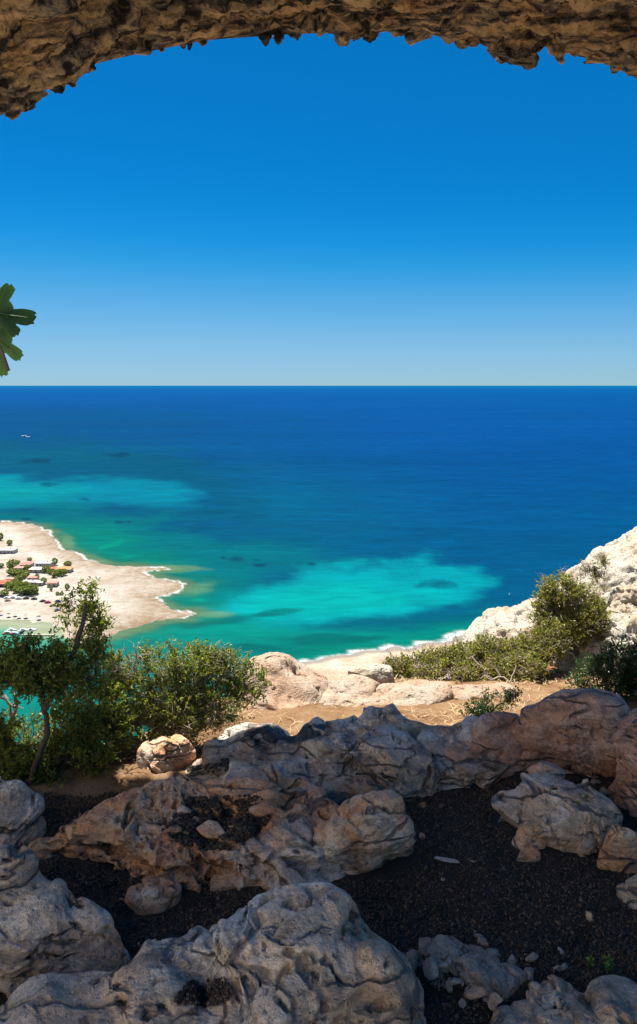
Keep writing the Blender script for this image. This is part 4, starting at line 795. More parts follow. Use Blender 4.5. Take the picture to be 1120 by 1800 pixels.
def bush(name, label, cat, base, stems, blobs, n_twigs, per, leaf, mat, twig_mat='bark', group=None, bare=0, depth=0.75, stem_r=0.018, shell=0.45, spread=1.0, limb=40):
    """blobs: (px, py, Y, rx, ry) ellipsoids that the crown fills; stems: polylines of (px, py, Y)"""
    root = empty(name, base, label=label, cat=cat, group=group); off = np.array(base, float)
    tb = Tubes()
    nodes = []
    for st in stems:
        pts = [unp(*q) - Vector(base) for q in st]; fine = []
        for a, b in zip(pts[:-1], pts[1:]): fine += wob(a, b, 4, 0.06)[:-1]
        fine.append(pts[-1]); tb.add(fine, stem_r, stem_r * 0.45, 7); nodes += [(p, stem_r * (0.9 - 0.4 * i / len(fine))) for i, p in enumerate(fine) if i > len(fine) * 0.35]
    B = np.array([(*unp(a, b, Y), rx * Y / F, ry * Y / F) for a, b, Y, rx, ry in blobs]); vol = B[:, 3] * B[:, 4]; vol = vol / vol.sum()
    idx = rng.choice(len(B), n_twigs, p=vol); u = rng.normal(size=(n_twigs, 3)); u /= np.linalg.norm(u, axis=1)[:, None]
    rad = (shell + (1 - shell) * rng.random(n_twigs)) ** 0.6; rad *= 1 + 0.5 * fbm(u * 1.6 + idx[:, None] * 3.1, 3)
    RX = np.column_stack([B[idx, 3], (B[idx, 3] + B[idx, 4]) * 0.5 * depth, B[idx, 4]])
    T = B[idx, :3] - off + u * rad[:, None] * RX                        # twig tips
    # clumps: pull the twigs towards noise peaks so that gaps open
    keep = fbm(T * 6.5 + 11, 3) > -0.08; T, u, idx = T[keep], u[keep], idx[keep]
    # limbs from the stems to crown centres, then to twig groups
    cents = B[:, :3] - off; limbs = []
    for c in cents:
        nd, r = min(nodes, key=lambda q: (q[0] - Vector(c)).length + 0.4 * max(0, q[0].z - c[2])); pts = wob(nd, c, 7, 0.10); tb.add(pts, r * 0.75, r * 0.3, 5); limbs.append(pts)
    tw = Tubes(); sel = rng.choice(len(T), min(limb * len(B), len(T)), replace=False)
    for i in sel:
        pts = limbs[idx[i]]; p0 = pts[random.randrange(2, len(pts))]; tw.add(wob(p0, T[i], 5, 0.12), stem_r * 0.22, stem_r * 0.08, 3)
    d = u * 0.8 + rng.normal(size=u.shape) * 0.5 * spread + np.array([0, 0, 0.45]); d /= np.linalg.norm(d, axis=1)[:, None]
    tl = leaf * rng.uniform(2.2, 4.2, len(T))
    for i in range(len(T)):
        if i % 2 == 0: tw.add([T[i] - d[i] * tl[i] * 0.2, T[i] + d[i] * tl[i]], stem_r * 0.09, stem_r * 0.05, 3)
    for i in range(bare):
        k = random.randrange(len(T)); e = T[k] + d[k] * leaf * random.uniform(3, 7); pts = wob(T[k] - u[k] * leaf * 4, e, 6, 0.16); tw.add(pts, stem_r * 0.22, stem_r * 0.07, 3)
        for _ in range(2):
            m = pts[random.randrange(2, 5)]; tw.add(wob(m, m + Vector([random.gauss(0, 1) for _ in range(3)]).normalized() * leaf * random.uniform(2, 4), 4, 0.15), stem_r * 0.13, stem_r * 0.05, 3)
    tb.build('trunk', M['bark' if twig_mat == 'bark' else twig_mat], root); tag(tw.build('twigs', M[twig_mat], root), kind='stuff')
    t = rng.random((len(T), per)); C = T[:, None] + d[:, None] * (tl[:, None] * t)[..., None]
    side = rng.normal(size=C.shape); D = d[:, None] * 0.55 + side / np.linalg.norm(side, axis=-1)[..., None] * 0.95
    n = len(T) * per; tn = np.clip(0.45 * rng.random(len(T))[:, None] + 0.55 * rng.random((len(T), per)), 0, 1).ravel()
    tn = np.where(rng.random(n) > 0.94, 1.0, tn * 0.97)
    Ls = leaf * rng.uniform(0.65, 1.15, n)
    tag(leaf_mesh('crown', C.reshape(-1, 3), D.reshape(-1, 3), Ls, Ls * rng.uniform(0.36, 0.5, n), M[mat], root, tn), kind='stuff')
    return root
bush('lentisk_tree', 'dark shaded tree with a bare forked trunk at the left edge', 'tree', tuple(unp(58, 1392, 6.02)),
     [[(58, 1392, 6.02), (64, 1340, 6.0), (80, 1300, 6.0), (82, 1270, 6.0), (76, 1238, 6.0), (70, 1200, 6.0), (50, 1165, 5.98)], [(78, 1246, 6.0), (92, 1222, 6.0), (112, 1190, 6.02), (150, 1195, 6.05), (170, 1190, 6.1)], [(112, 1190, 6.02), (130, 1150, 6.1), (145, 1100, 6.25), (150, 1060, 6.3)]],
     [(15, 1158, 5.95, 42, 26), (68, 1150, 6.0, 48, 26), (118, 1168, 6.05, 46, 30), (60, 1186, 5.95, 64, 28), (18, 1204, 5.9, 40, 20), (146, 1195, 6.05, 30, 30), (-40, 1175, 6.0, 50, 40), (166, 1150, 6.2, 16, 20), (95, 1205, 6.0, 40, 20)],
     3300, 9, 0.030, 'leaf', stem_r=0.028)
bush('lentisk_sapling', 'slender sunlit sapling rising above the dark tree against the sand', 'tree', tuple(unp(120, 1290, 6.75)),
     [[(120, 1290, 6.75), (126, 1200, 6.75), (140, 1130, 6.75), (148, 1080, 6.75), (150, 1050, 6.75)]],
     [(138, 1068, 6.75, 25, 20), (162, 1082, 6.75, 18, 18), (152, 1044, 6.75, 13, 12), (156, 1108, 6.75, 20, 20), (126, 1090, 6.75, 13, 10), (170, 1105, 6.75, 10, 12), (150, 1140, 6.75, 20, 20)], 800, 8, 0.031, 'leaf', stem_r=0.007, limb=14)
bush('lentisk_bush', 'low dappled bush under the dark tree at the left edge', 'bush', tuple(unp(90, 1385, 6.25)),
     [[(90, 1385, 6.25), (110, 1330, 6.3), (130, 1290, 6.35)], [(90, 1385, 6.25), (60, 1330, 6.3), (20, 1300, 6.35)], [(90, 1385, 6.25), (135, 1330, 6.35), (180, 1290, 6.4)]],
     [(50, 1305, 6.3, 56, 38), (10, 1325, 6.2, 44, 48), (128, 1284, 6.3, 46, 40), (172, 1296, 6.35, 46, 50), (120, 1340, 6.15, 74, 30), (40, 1355, 6.1, 50, 22), (190, 1245, 6.5, 30, 36), (-40, 1310, 6.3, 50, 50)], 4600, 9, 0.029, 'leaf', bare=120)
bush('lentisk_shrub', 'broad rounded sunlit shrub left of the large pink rock', 'bush', tuple(unp(265, 1318, 6.75)),
     [[(265, 1318, 6.75), (275, 1270, 6.75), (290, 1220, 6.8)], [(265, 1318, 6.75), (310, 1280, 6.8), (370, 1230, 6.85)], [(265, 1318, 6.75), (235, 1270, 6.75), (215, 1210, 6.8)], [(330, 1290, 6.75), (380, 1260, 6.8), (420, 1225, 6.85)]],
     [(228, 1215, 6.8, 46, 46), (285, 1185, 6.85, 52, 44), (340, 1182, 6.85, 52, 42), (388, 1190, 6.9, 44, 40), (432, 1205, 6.9, 32, 32), (300, 1250, 6.7, 70, 36), (370, 1244, 6.75, 56, 36), (240, 1270, 6.7, 54, 38), (205, 1190, 6.75, 26, 32), (318, 1290, 6.65, 40, 22)], 5600, 9, 0.028, 'leaf', twig_mat='twig', bare=480)
def dead_branch(name, label, base, limbs, r, mat='twig', cat='branch'):
    root = empty(name, tuple(unp(*base)), label=label, cat=cat); o = Vector(root.location)
    for st in limbs:
        tb = Tubes(); pts = [unp(*q) - o for q in st]; fine = []
        for a, b in zip(pts[:-1], pts[1:]): fine += wob(a, b, 4, 0.08)[:-1]
        fine.append(pts[-1]); tb.add(fine, r, r * 0.35, 5)
        for p in fine[2:]:
            if random.random() < 0.8: tb.add(wob(p, p + Vector((random.gauss(0, 1), random.gauss(0, .6), random.gauss(0.5, 1))).normalized() * random.uniform(0.04, 0.13), 4, .15), r * .45, r * .15, 4)
        tb.build('limb', M[mat], root)
    return root
dead_branch('dead_branch', 'bleached dead twigs sticking up from the broad sunlit shrub', (235, 1215, 6.8), [[(235, 1215, 6.8), (232, 1180, 6.75), (225, 1155, 6.75), (220, 1140, 6.75)], [(235, 1215, 6.8), (238, 1165, 6.72), (250, 1150, 6.7), (268, 1149, 6.7)], [(232, 1180, 6.75), (240, 1150, 6.72), (236, 1138, 6.72)], [(225, 1200, 6.75), (208, 1175, 6.7), (203, 1155, 6.7)]], 0.007)
dead_branch('dead_tree', 'pale bare trunk behind the dark tree, forked at the left edge', (18, 1330, 6.6), [[(18, 1330, 6.6), (22, 1265, 6.6), (18, 1240, 6.6), (8, 1225, 6.6), (-6, 1215, 6.6)], [(22, 1262, 6.6), (30, 1240, 6.6), (26, 1222, 6.6)]], 0.02, cat='tree')
dead_branch('dead_tree', 'pale twisted bare trunk between the dark tree and the broad shrub', (60, 1300, 6.65), [[(60, 1300, 6.65), (95, 1258, 6.65), (112, 1240, 6.65), (114, 1215, 6.65)], [(112, 1235, 6.65), (132, 1228, 6.65), (140, 1210, 6.65), (136, 1190, 6.65)], [(130, 1290, 6.6), (150, 1270, 6.6), (175, 1240, 6.6), (200, 1225, 6.6)]], 0.018, cat='tree')
dead_branch('dead_branch', 'dark roots and fallen twigs under the low dappled bush', (150, 1392, 5.98), [[(150, 1392, 5.98), (190, 1385, 6.0), (230, 1378, 6.02), (262, 1382, 6.02)], [(100, 1380, 6.1), (140, 1360, 6.15), (190, 1345, 6.2), (235, 1330, 6.3)], [(120, 1395, 5.98), (160, 1372, 6.05), (210, 1365, 6.1), (240, 1350, 6.15)], [(180, 1392, 5.97), (205, 1350, 6.2), (215, 1320, 6.35)]], 0.010, 'bark')
bush('upright_bush', 'tall upright bush leaning on the white limestone at the right', 'bush', tuple(unp(1000, 1172, 9.7)),
     [[(1000, 1172, 9.7), (990, 1090, 9.9), (985, 1045, 9.9)], [(1000, 1172, 9.7), (1020, 1095, 9.9), (1035, 1075, 9.9)], [(1000, 1172, 9.7), (970, 1100, 9.85)]],
     [(985, 1046, 9.9, 30, 26), (1016, 1066, 9.9, 40, 30), (972, 1078, 9.85, 28, 28), (1034, 1092, 9.8, 34, 26), (1000, 1104, 9.75, 44, 22), (980, 1024, 9.95, 18, 10), (962, 1058, 9.9, 12, 16)], 3800, 8, 0.036, 'leaf_olive', twig_mat='twig', bare=260)
bush('low_scrub', 'wide low dry scrub spreading across the sunlit terrace at the right', 'bush', tuple(unp(860, 1205, 9.0)),
     [[(860, 1205, 9.0), (850, 1175, 9.1), (830, 1155, 9.2)], [(860, 1205, 9.0), (900, 1175, 9.1), (930, 1150, 9.2)], [(860, 1205, 9.0), (800, 1185, 9.1), (750, 1170, 9.2)], [(930, 1200, 9.0), (950, 1160, 9.1)]],
     [(715, 1178, 9.3, 40, 14), (765, 1167, 9.4, 44, 16), (825, 1162, 9.4, 50, 22), (878, 1160, 9.4, 46, 25), (930, 1154, 9.4, 46, 30), (900, 1178, 9.1, 56, 20), (958, 1130, 9.5, 32, 30), (800, 1182, 9.1, 56, 12), (850, 1140, 9.5, 14, 14), (735, 1172, 9.3, 40, 14)], 6500, 8, 0.033, 'leaf_olive', twig_mat='twig', bare=520, shell=0.3)
dead_branch('dead_branch', 'bleached forked branch in front of the low dry scrub', (895, 1200, 8.7), [[(895, 1200, 8.7), (880, 1190, 8.75), (870, 1175, 8.8), (862, 1165, 8.85)], [(895, 1200, 8.7), (905, 1180, 8.75), (908, 1165, 8.8)], [(880, 1190, 8.75), (862, 1195, 8.72), (850, 1188, 8.75)]], 0.012)
bush('shaded_bush', 'dark green bush in shade behind the big red boulder', 'bush', tuple(unp(1070, 1235, 7.9)),
     [[(1070, 1235, 7.9), (1065, 1205, 7.95), (1060, 1180, 8.0)], [(1070, 1235, 7.9), (1100, 1190, 8.0), (1110, 1160, 8.0)]],
     [(1060, 1188, 8.0, 46, 28), (1100, 1162, 8.0, 34, 32), (1028, 1206, 7.95, 28, 14), (1130, 1180, 8.0, 44, 44), (1085, 1205, 7.9, 44, 18)], 2200, 9, 0.031, 'leaf_dark')
bush('small_shrub', 'small dark green shrub growing behind the ledge on the terrace', 'bush', tuple(unp(852, 1262, 7.2)),
     [[(852, 1262, 7.2), (850, 1245, 7.2), (848, 1232, 7.2)], [(852, 1262, 7.2), (875, 1240, 7.2), (900, 1224, 7.2)]],
     [(848, 1240, 7.2, 22, 17), (865, 1250, 7.2, 20, 10), (892, 1230, 7.2, 12, 5), (902, 1221, 7.2, 6, 5), (835, 1250, 7.2, 12, 10)], 600, 8, 0.026, 'leaf_dark', stem_r=0.010)
bush('withered_bush', 'brown withered bush growing on the white ridge', 'bush', tuple(unp(1050, 1022, 10.95)), [[(1050, 1022, 10.95), (1046, 1008, 10.9), (1044, 995, 10.9)]],
     [(1044, 1003, 10.9, 13, 12), (1052, 1012, 10.85, 12, 8), (1028, 1004, 10.9, 10, 5)], 120, 4, 0.03, 'leaf_olive', twig_mat='bark', bare=60, stem_r=.014)
bush('withered_bush', 'tiny withered bush higher on the white ridge', 'bush', tuple(unp(1062, 996, 10.95)), [[(1062, 996, 10.95), (1061, 990, 10.95), (1060, 984, 10.95)]], [(1061, 987, 10.9, 7, 6)], 60, 4, 0.025, 'leaf_olive', twig_mat='bark', bare=25, stem_r=.010)
def weed(px, py, h, label, n):
    x, y = on_z(px, py, FZ); base = (x, y, float(floor_z(np.array([x]), np.array([y]))[0])); root = empty('weed', base, label=label, cat='plant'); tb = Tubes(); C, D = [], []
    for k in range(n):
        e = Vector((random.gauss(0, .25), random.gauss(0, .2), 1)).normalized() * h * random.uniform(.6, 1); pts = wob((0, 0, -0.01), e, 5, .12); tb.add(pts, .0016, .0006, 3)
        for p in pts[2:]:
            for _ in range(3): C.append(p); D.append((random.gauss(0, 1), random.gauss(0, 1), random.gauss(.3, .6)))
    tb.build('stem', M['leaf_weed'], root); n = len(C); L = rng.uniform(.010, .020, n); tag(leaf_mesh('foliage', np.array([tuple(c) for c in C]), np.array(D), L, L * .6, M['leaf_weed'], root), kind='stuff')
weed(1072, 1712, .085, 'small bright green weed in the gravel at the bottom right', 7)
weed(1036, 1700, .06, 'faint green weed left of the brighter weed in the gravel', 4)
# dry straw on the terrace
def straw():
    n = 5200; x = rng.uniform(-2.2, 4.2, n); y = rng.uniform(6.55, 9.6, n)
    px, py = to_px(x, y, terrace_z(x, y)); k = (fbm(np.column_stack([x * 1.6, y * 1.6, 0 * x]), 3) > -0.1) & (px > 150) & (px < 1110); x, y = x[k], y[k]; z = terrace_z(x, y)
    tb_V, tb_F = [], []; n = len(x); a = rng.uniform(0, 6.28, n); L = rng.uniform(.04, .13, n); w = rng.uniform(.0015, .004, n)
    d = np.column_stack([np.cos(a), np.sin(a), rng.uniform(-.05, .35, n)]); sd = np.column_stack([-np.sin(a), np.cos(a), 0 * a]); c = np.column_stack([x, y, z + .008])
    V = np.stack([c - sd * w[:, None], c + sd * w[:, None], c + d * (L / 2)[:, None] + sd * w[:, None] + np.array([0, 0, .012]), c + d * (L / 2)[:, None] - sd * w[:, None] + np.array([0, 0, .012]), c + d * L[:, None], ], 1)
    f = np.array([[0, 1, 2], [0, 2, 3], [3, 2, 4]]); Fc = f[None] + (np.arange(n) * 5)[:, None, None]
    tag(mesh_np('dry_straw', V.reshape(-1, 3), Fc.reshape(-1, 3), M['straw'], smooth=False), 'dry straw littering the ochre earth of the terrace', 'straw', kind='stuff')
straw()

# ---- fig branch hanging in from the left
def fig():
    Y = 2.6; base = (-1.75, 2.7, FZ); root = empty('fig_branch', base, label='dark green lobed fig leaves hanging in at the left edge', cat='plant'); o = Vector(base); tb = Tubes()
    hub = unp(-70, 560, Y) - o
    tb.add(wob((0, 0, -.1), (-.05, 0, 1.6), 8, .04) + wob((-.05, 0, 1.6), (-.05, 0, 3.0), 8, .03)[1:], .035, .018, 8)
    tb.add(wob((-.05, 0, 2.75), hub, 8, .06), .014, .006, 6); tb.build('trunk', M['bark'], root)
    def leaf(cx, cy, lobes, dY, tilt):
        c = unp(cx, cy, Y + dY) - o; n = 160; th = np.linspace(0, 2 * math.pi, n, endpoint=False); r = np.full(n, 0.31)
        for a, L, w in lobes:
            d = (th - math.radians(a) + math.pi) % (2 * math.pi) - math.pi; r = np.maximum(r, L * np.exp(-(np.abs(d) / (w * 1.55)) ** 4.0))
        r = r * (1 + 0.025 * np.sin(th * 41) + 0.02 * np.sin(th * 67 + 1)); k = Y / F
        rows = []
        for q in np.linspace(0.02, 1, 9):
            X = np.cos(th) * r * q * k * 100; Z = np.sin(th) * r * q * k * 100; D = 0.14 * np.hypot(X, Z) * np.sin(th * 2 + tilt) + 0.9 * X * X + tilt * 0.25 * Z
            rows.append(np.column_stack([X + c.x, D + c.y, Z + c.z]))
        V = np.concatenate(rows); m = mesh_np('leaf', V, grid_faces(9, n, True), M['leaf_fig'], root, attrs={'tint': np.clip(np.repeat(np.linspace(.2, .8, 9), n) + .2 * fbm(V * 25, 3), 0, .92)})
        vt = Tubes()
        for a, L, w in lobes:
            e = Vector((math.cos(math.radians(a)) * L * .85 * k * 100, -.006, math.sin(math.radians(a)) * L * .85 * k * 100)); vt.add([c + Vector((0, -.006, 0)), c + e * .5, c + e], .0016, .0005, 4)
        v = vt.build('vein', M['leaf_weed'], m); v.matrix_parent_inverse.identity()
        st = Tubes(); st.add(wob(hub, c, 6, .08), .0035, .0025, 5); st.build('petiole', M['leaf_fig'], root)
    leaf(-8, 550, [(66, .56, .24), (-8, .68, .26), (150, .6, .3), (215, .5, .3), (-42, .58, .20)], 0.0, .5)
    leaf(-8, 594, [(-38, .58, .24), (120, .4, .3), (190, .6, .3), (-82, .68, .22)], 0.03, -.6)
    leaf(-40, 640, [(-10, .42, .3), (60, .4, .3), (-70, .45, .3), (170, .5, .3)], 0.06, .2)
    tw = Tubes(); tw.add([unp(-4, 598, Y - .02) - o, unp(8, 630, Y - .02) - o, unp(15, 652, Y - .02) - o], .005, .006, 6); tw.build('twig', M['bark'], root)
fig()
def roof_tuft():
    root = empty('wall_plant', tuple(unp(-2, 106, 8.15)), label='tiny bright green tuft growing on the cave roof at the left edge', cat='plant'); n = 60
    C = rng.normal(size=(n, 3)) * .012; D = rng.normal(size=(n, 3)) + np.array([.4, -.5, 0]); L = rng.uniform(.02, .04, n); leaf_mesh('foliage', C, D, L, L * .6, M['leaf_weed'], root)
roof_tuft()

# ------------------------------------------------------------------ village on the peninsula
M['plaster'] = flat('white_plaster', (0.40, 0.38, 0.35), .9, .1, .08, .8); M['cream'] = flat('cream_plaster', (0.45, 0.38, 0.31), .9, .1, .1, .8)
M['tile_red'] = flat('red_tiles', (0.36, 0.12, 0.08), .9, .1, .25, 1.5); M['tile_pink'] = flat('pink_tiles', (0.44, 0.20, 0.17), .9, .1, .2, 1.5); M['tile_orange'] = flat('orange_tiles', (0.52, 0.22, 0.11), .9, .1, .2, 1.5)
M['roof_white'] = flat('whitewashed_roof', (0.42, 0.41, 0.39), .9, .1, .06, .8); M['window'] = flat('dark_window', (0.03, 0.035, 0.04), .2, .5, .1, 2); M['wood'] = flat('painted_wood', (0.16, 0.09, 0.06), .8, .2, .2, 3)
M['tyre'] = flat('tyre', (0.02, 0.02, 0.02), .9, .2, .1, 3)
def bxv(x0, x1, y0, y1, z0, z1): return [(x0, y0, z0), (x1, y0, z0), (x1, y1, z0), (x0, y1, z0), (x0, y0, z1), (x1, y0, z1), (x1, y1, z1), (x0, y1, z1)]
BF = [(3, 2, 1, 0), (4, 5, 6, 7), (0, 1, 5, 4), (1, 2, 6, 5), (2, 3, 7, 6), (3, 0, 4, 7)]
def box(name, x0, x1, y0, y1, z0, z1, mat, parent): return mesh_np(name, bxv(x0, x1, y0, y1, z0, z1), BF, M[mat], parent, smooth=False)
def house(px, py, w, d, h, roof, rmat, label, rot=0.0, wall='plaster', porch=False, rh=1.4):
    z = -147.6
    for _ in range(3): x, y = on_z(px, py, z); z = land_z(x, y)
    root = empty('house', (x, y + d / 2, z), label=label, cat='house', group='houses of the beach village'); root.rotation_euler.z = rot; a, b = w / 2, d / 2; e = .35
    box('wall', -a, a, -b, b, -.6, h, wall, root)
    if roof == 'hip':
        rl = max(a - b, .3); V = [(-a - e, -b - e, h + .01), (a + e, -b - e, h + .01), (a + e, b + e, h + .01), (-a - e, b + e, h + .01), (-rl, 0, h + rh), (rl, 0, h + rh)]
        mesh_np('roof', V, [(0, 1, 5, 4), (1, 2, 5), (2, 3, 4, 5), (3, 0, 4), (3, 2, 1, 0)], M[rmat], root, smooth=False)
    elif roof == 'shed':
        V = [(-a - e, -b - e, h + .01), (a + e, -b - e, h + .01), (a + e, b + e, h + .01), (-a - e, b + e, h + .01), (-a - e, -b - e, h + .2), (a + e, -b - e, h + .2), (a + e, b + e, h + rh), (-a - e, b + e, h + rh)]
        mesh_np('roof', V, BF, M[rmat], root, smooth=False)
    else:
        r = box('roof', -a - .15, a + .15, -b - .15, b + .15, h + .01, h + .35, rmat, root); box('water_tank', a * .3, a * .3 + 1, b * .2, b * .2 + .8, h + .36, h + 1.1, 'cream', r)
    n = max(2, int(w / 3)); 
    for k in range(n):
        xk = -a + w * (k + .5) / n
        if k == n // 2: box('door', xk - .5, xk + .5, -b - .05, -b + .02, 0, 2.1, 'wood', root)
        else: f = box('window', xk - .55, xk + .55, -b - .05, -b + .02, 1.0, 2.1, 'window', root); box('sill', xk - .65, xk + .65, -b - .14, -b - .052, .9, .99, wall, f)
    if porch:
        box('porch_roof', -a, a, -b - 3, -b - .36, h - .35, h - .2, rmat, root)
        for k in range(4): box('post', -a + .2 + (w - .6) * k / 3, -a + .4 + (w - .6) * k / 3, -b - 2.9, -b - 2.7, -.6, h - .36, 'wood', root)
    return root
house(45, 997, 9.5, 7, 2.8, 'hip', 'tile_pink', 'pink hip-roofed house at the back of the beach village', porch=True)
house(75, 997, 12, 7, 2.8, 'flat', 'roof_white', 'long white flat-roofed building behind the white-roofed house')
house(63, 1007, 11.5, 9, 2.6, 'hip', 'roof_white', 'low white-roofed house in the middle of the village', rh=.9)
house(110, 1007, 12, 8.5, 2.8, 'hip', 'tile_orange', 'orange-tiled house at the seaward end of the village')
house(92, 1005, 6, 5, 2.4, 'hip', 'tile_red', 'small red-tiled annex joined to the orange-tiled house', rh=1.1)
house(2, 1031, 11, 6, 2.8, 'hip', 'tile_red', 'red-roofed taverna with a dark porch at the left edge', porch=True)
house(17, 1024, 5, 4, 2.4, 'shed', 'tile_pink', 'little pink-roofed annex beside the red-roofed taverna', rh=.6)
house(49, 1030, 10, 7, 2.4, 'flat', 'roof_white', 'low white flat-roofed house among the village trees')
house(56, 1022, 7, 4.5, 2.6, 'shed', 'tile_pink', 'pale pink-roofed shed behind the low white house', rh=.6)
house(67, 1030, 6, 5, 2.4, 'shed', 'roof_white', 'small white shed beside the low white house', rh=.5)
house(91, 1032, 6.8, 6.5, 3.0, 'hip', 'tile_pink', 'small square house with a pale pink roof standing apart', rh=1.0, wall='cream')
house(8, 974, 16, 10, 3.0, 'flat', 'roof_white', 'large white flat-roofed building at the back left of the village')
house(32, 1004, 7, 5, 2.4, 'shed', 'tile_pink', 'low pinkish roof in front of the pink hip-roofed house', rh=.5)
TREES = []
for k in range(4):
    n = 420; u = rng.normal(size=(n, 3)); u /= np.linalg.norm(u, axis=1)[:, None]; r = (0.35 + .65 * rng.random(n)) ** .5; r *= 1 + .28 * fbm(u * 1.5 + k * 9, 3); C = u * r[:, None] * np.array([1, 1, .8]) + np.array([0, 0, 1.05])
    L = rng.uniform(.22, .36, n); o = leaf_mesh('crown', C, u + rng.normal(size=(n, 3)) * .7, L, L * .8, M['leaf_far'], None); me = o.data; bpy.data.objects.remove(o)
    tb = Tubes(); tb.add([(0, 0, -.25), (.03, 0, .3), (0, .02, .9)], .09, .05, 6)
    for q in range(4): tb.add([(0, .01, .35), (.25 * math.cos(q * 1.6), .25 * math.sin(q * 1.6), .75), (.5 * math.cos(q * 1.6), .5 * math.sin(q * 1.6), 1.05)], .045, .015, 5)
    o = tb.build('trunk', M['bark'], None); TREES.append((me, o.data)); bpy.data.objects.remove(o)
def vtree(px, py, w, h, where):
    z = -147.6
    for _ in range(3): x, y = on_z(px, py, z); z = land_z(x, y)
    k = random.randrange(4); root = empty('village_tree', (x, y, z), label='leafy green tree ' + where, cat='tree', group='trees of the beach village ' + where)
    s = w * y / F / 2; sz = h * y / F / 1.9; root.scale = (s, s, sz); root.rotation_euler.z = random.uniform(0, 6.3)
    obj('crown', TREES[k][0], root)['kind'] = 'stuff'; obj('trunk', TREES[k][1], root)
for (a, b, w, h, t) in [(21, 1001, 17, 17, 'left of the pink hip-roofed house'), (52, 986, 8, 6, 'on the sand behind the pink hip-roofed house'), (31, 991, 9, 6, 'just behind the left corner of the pink hip-roofed house'), (96, 994, 10, 13, 'alone on the sand behind the orange-tiled house, the left one of two'), (119, 996, 13, 10, 'alone on the sand behind the orange-tiled house, the right one of two'),
                        (47, 1002, 10, 9, 'between the pink and the white-roofed houses'), (81, 1006, 14, 12, 'between the white-roofed and the orange-tiled houses'),
                        (2, 998, 10, 8, 'at the left edge behind the taverna'), (17, 958, 9, 9, 'beside the large white building at the back'), (1, 950, 9, 13, 'at the left edge behind the large white building'),
                        (65, 1019, 8, 10, 'behind the small white shed'), (77, 1026, 10, 11, 'beside the small square house'), (70, 1024, 8, 6, 'low beside the small white shed'),
                        (90, 1039, 5, 8, 'small and alone in front of the small square house'), (118, 1037, 8, 11, 'thin and alone at the right of the village'), (101, 1046, 6, 6, 'tiny at the right of the cars'), (108, 1046, 7, 5, 'tiny and yellowish at the right of the cars'), (8, 1048, 14, 12, 'at the left edge by the parked cars')]:
    vtree(a, b, w, h, t)
for (a, b, w, h) in [(88, 1010, 10, 10), (95, 1015, 11, 12), (105, 1013, 13, 13), (112, 1012, 12, 12), (100, 1011, 10, 10)]: vtree(a, b, w, h, 'in the row before the orange-tiled house')
for (a, b, w, h) in [(20, 1011, 15, 12), (29, 1012, 16, 11), (37, 1013, 14, 11), (45, 1014, 14, 12), (40, 1020, 14, 12), (32, 1023, 13, 11), (26, 1030, 14, 12), (16, 1034, 14, 12), (22, 1037, 15, 13), (34, 1033, 15, 12), (44, 1034, 16, 12), (30, 1041, 14, 11), (38, 1045, 16, 13), (48, 1043, 14, 14), (56, 1045, 20, 17), (62, 1043, 11, 12)]: vtree(a, b, w, h, 'in the grove in the middle of the village')

CARS = {}
def car(px, py, col, label, rot):
    z = -147.6
    for _ in range(3): x, y = on_z(px, py, z); z = land_z(x, y)
    root = empty('parked_car', (x, y, z), label=label, cat='car', group='cars parked by the beach'); root.rotation_euler.z = rot
    if col not in CARS: CARS[col] = flat('car_paint_%d' % len(CARS), col, .3, .5, .03, 1)
    pr = [(-2.1, .35), (-2.1, .85), (-1.9, .95), (-1.3, 1.0), (-.9, 1.45), (.7, 1.5), (1.3, 1.0), (2.0, .88), (2.15, .7), (2.15, .35)]; n = len(pr); V = [(a, -.85 + .14 * max(0, b - .9), b) for a, b in pr] + [(a, .85 - .14 * max(0, b - .9), b) for a, b in pr]
    mesh_np('body', V, [tuple(range(n))] + [tuple(range(2 * n - 1, n - 1, -1))] + [(i, i + n, (i + 1) % n + n, (i + 1) % n) for i in range(n)], CARS[col], root, smooth=False)
    for sd in (-1, 1):
        yy = .80 * sd; V = [(-1.15, yy * 1.04, 1.04), (-.85, yy * .985, 1.38), (.62, yy * .985, 1.42), (1.1, yy * 1.04, 1.04)]; V += [(a, b + .03 * sd, c) for a, b, c in V]
        mesh_np('window', V, [(0, 1, 2, 3), (7, 6, 5, 4), (0, 4, 5, 1), (1, 5, 6, 2), (2, 6, 7, 3), (3, 7, 4, 0)], M['window'], root, smooth=False)
        for xx in (-1.3, 1.3):
            tb = Tubes(); tb.add([(xx, sd * .72, .33), (xx, sd * .90, .33)], .33, .33, 12); m = tb.build('wheel', M['tyre'], root)
car(46, 1053, (.03, .03, .035), 'black car parked at the edge of the village grove', .1)
car(60, 1054, (.06, .05, .05), 'dark car parked right of the black one by the grove', .0)
car(75, 1058, (.07, .075, .08), 'dark grey car on the sand next to the red car', .7)
car(84, 1060, (.42, .06, .07), 'red car on the sand right of the dark grey one', .2)
car(102, 1058, (.04, .04, .045), 'black car at the right end of the beach car park', -.1)
car(101, 1073, (.25, .26, .28), 'grey car half hidden by the sapling near the beach', .2)
car(93, 1066, (.14, .07, .04), 'brown car left of the sapling above the grey car', .3)
car(33, 1052, (.70, .70, .70), 'white car parked left of the black car by the grove', .1)
car(24, 1051, (.62, .64, .66), 'silver car left of the white car by the grove', -.1)
car(2, 1049, (.05, .05, .06), 'dark car at the left edge by the parking trees', 0.)
car(12, 1052, (.72, .72, .70), 'white car near the left edge in front of the trees', .05)
car(14, 1057, (.35, .25, .2), 'tan car on the sand in front of the white cars', .1)
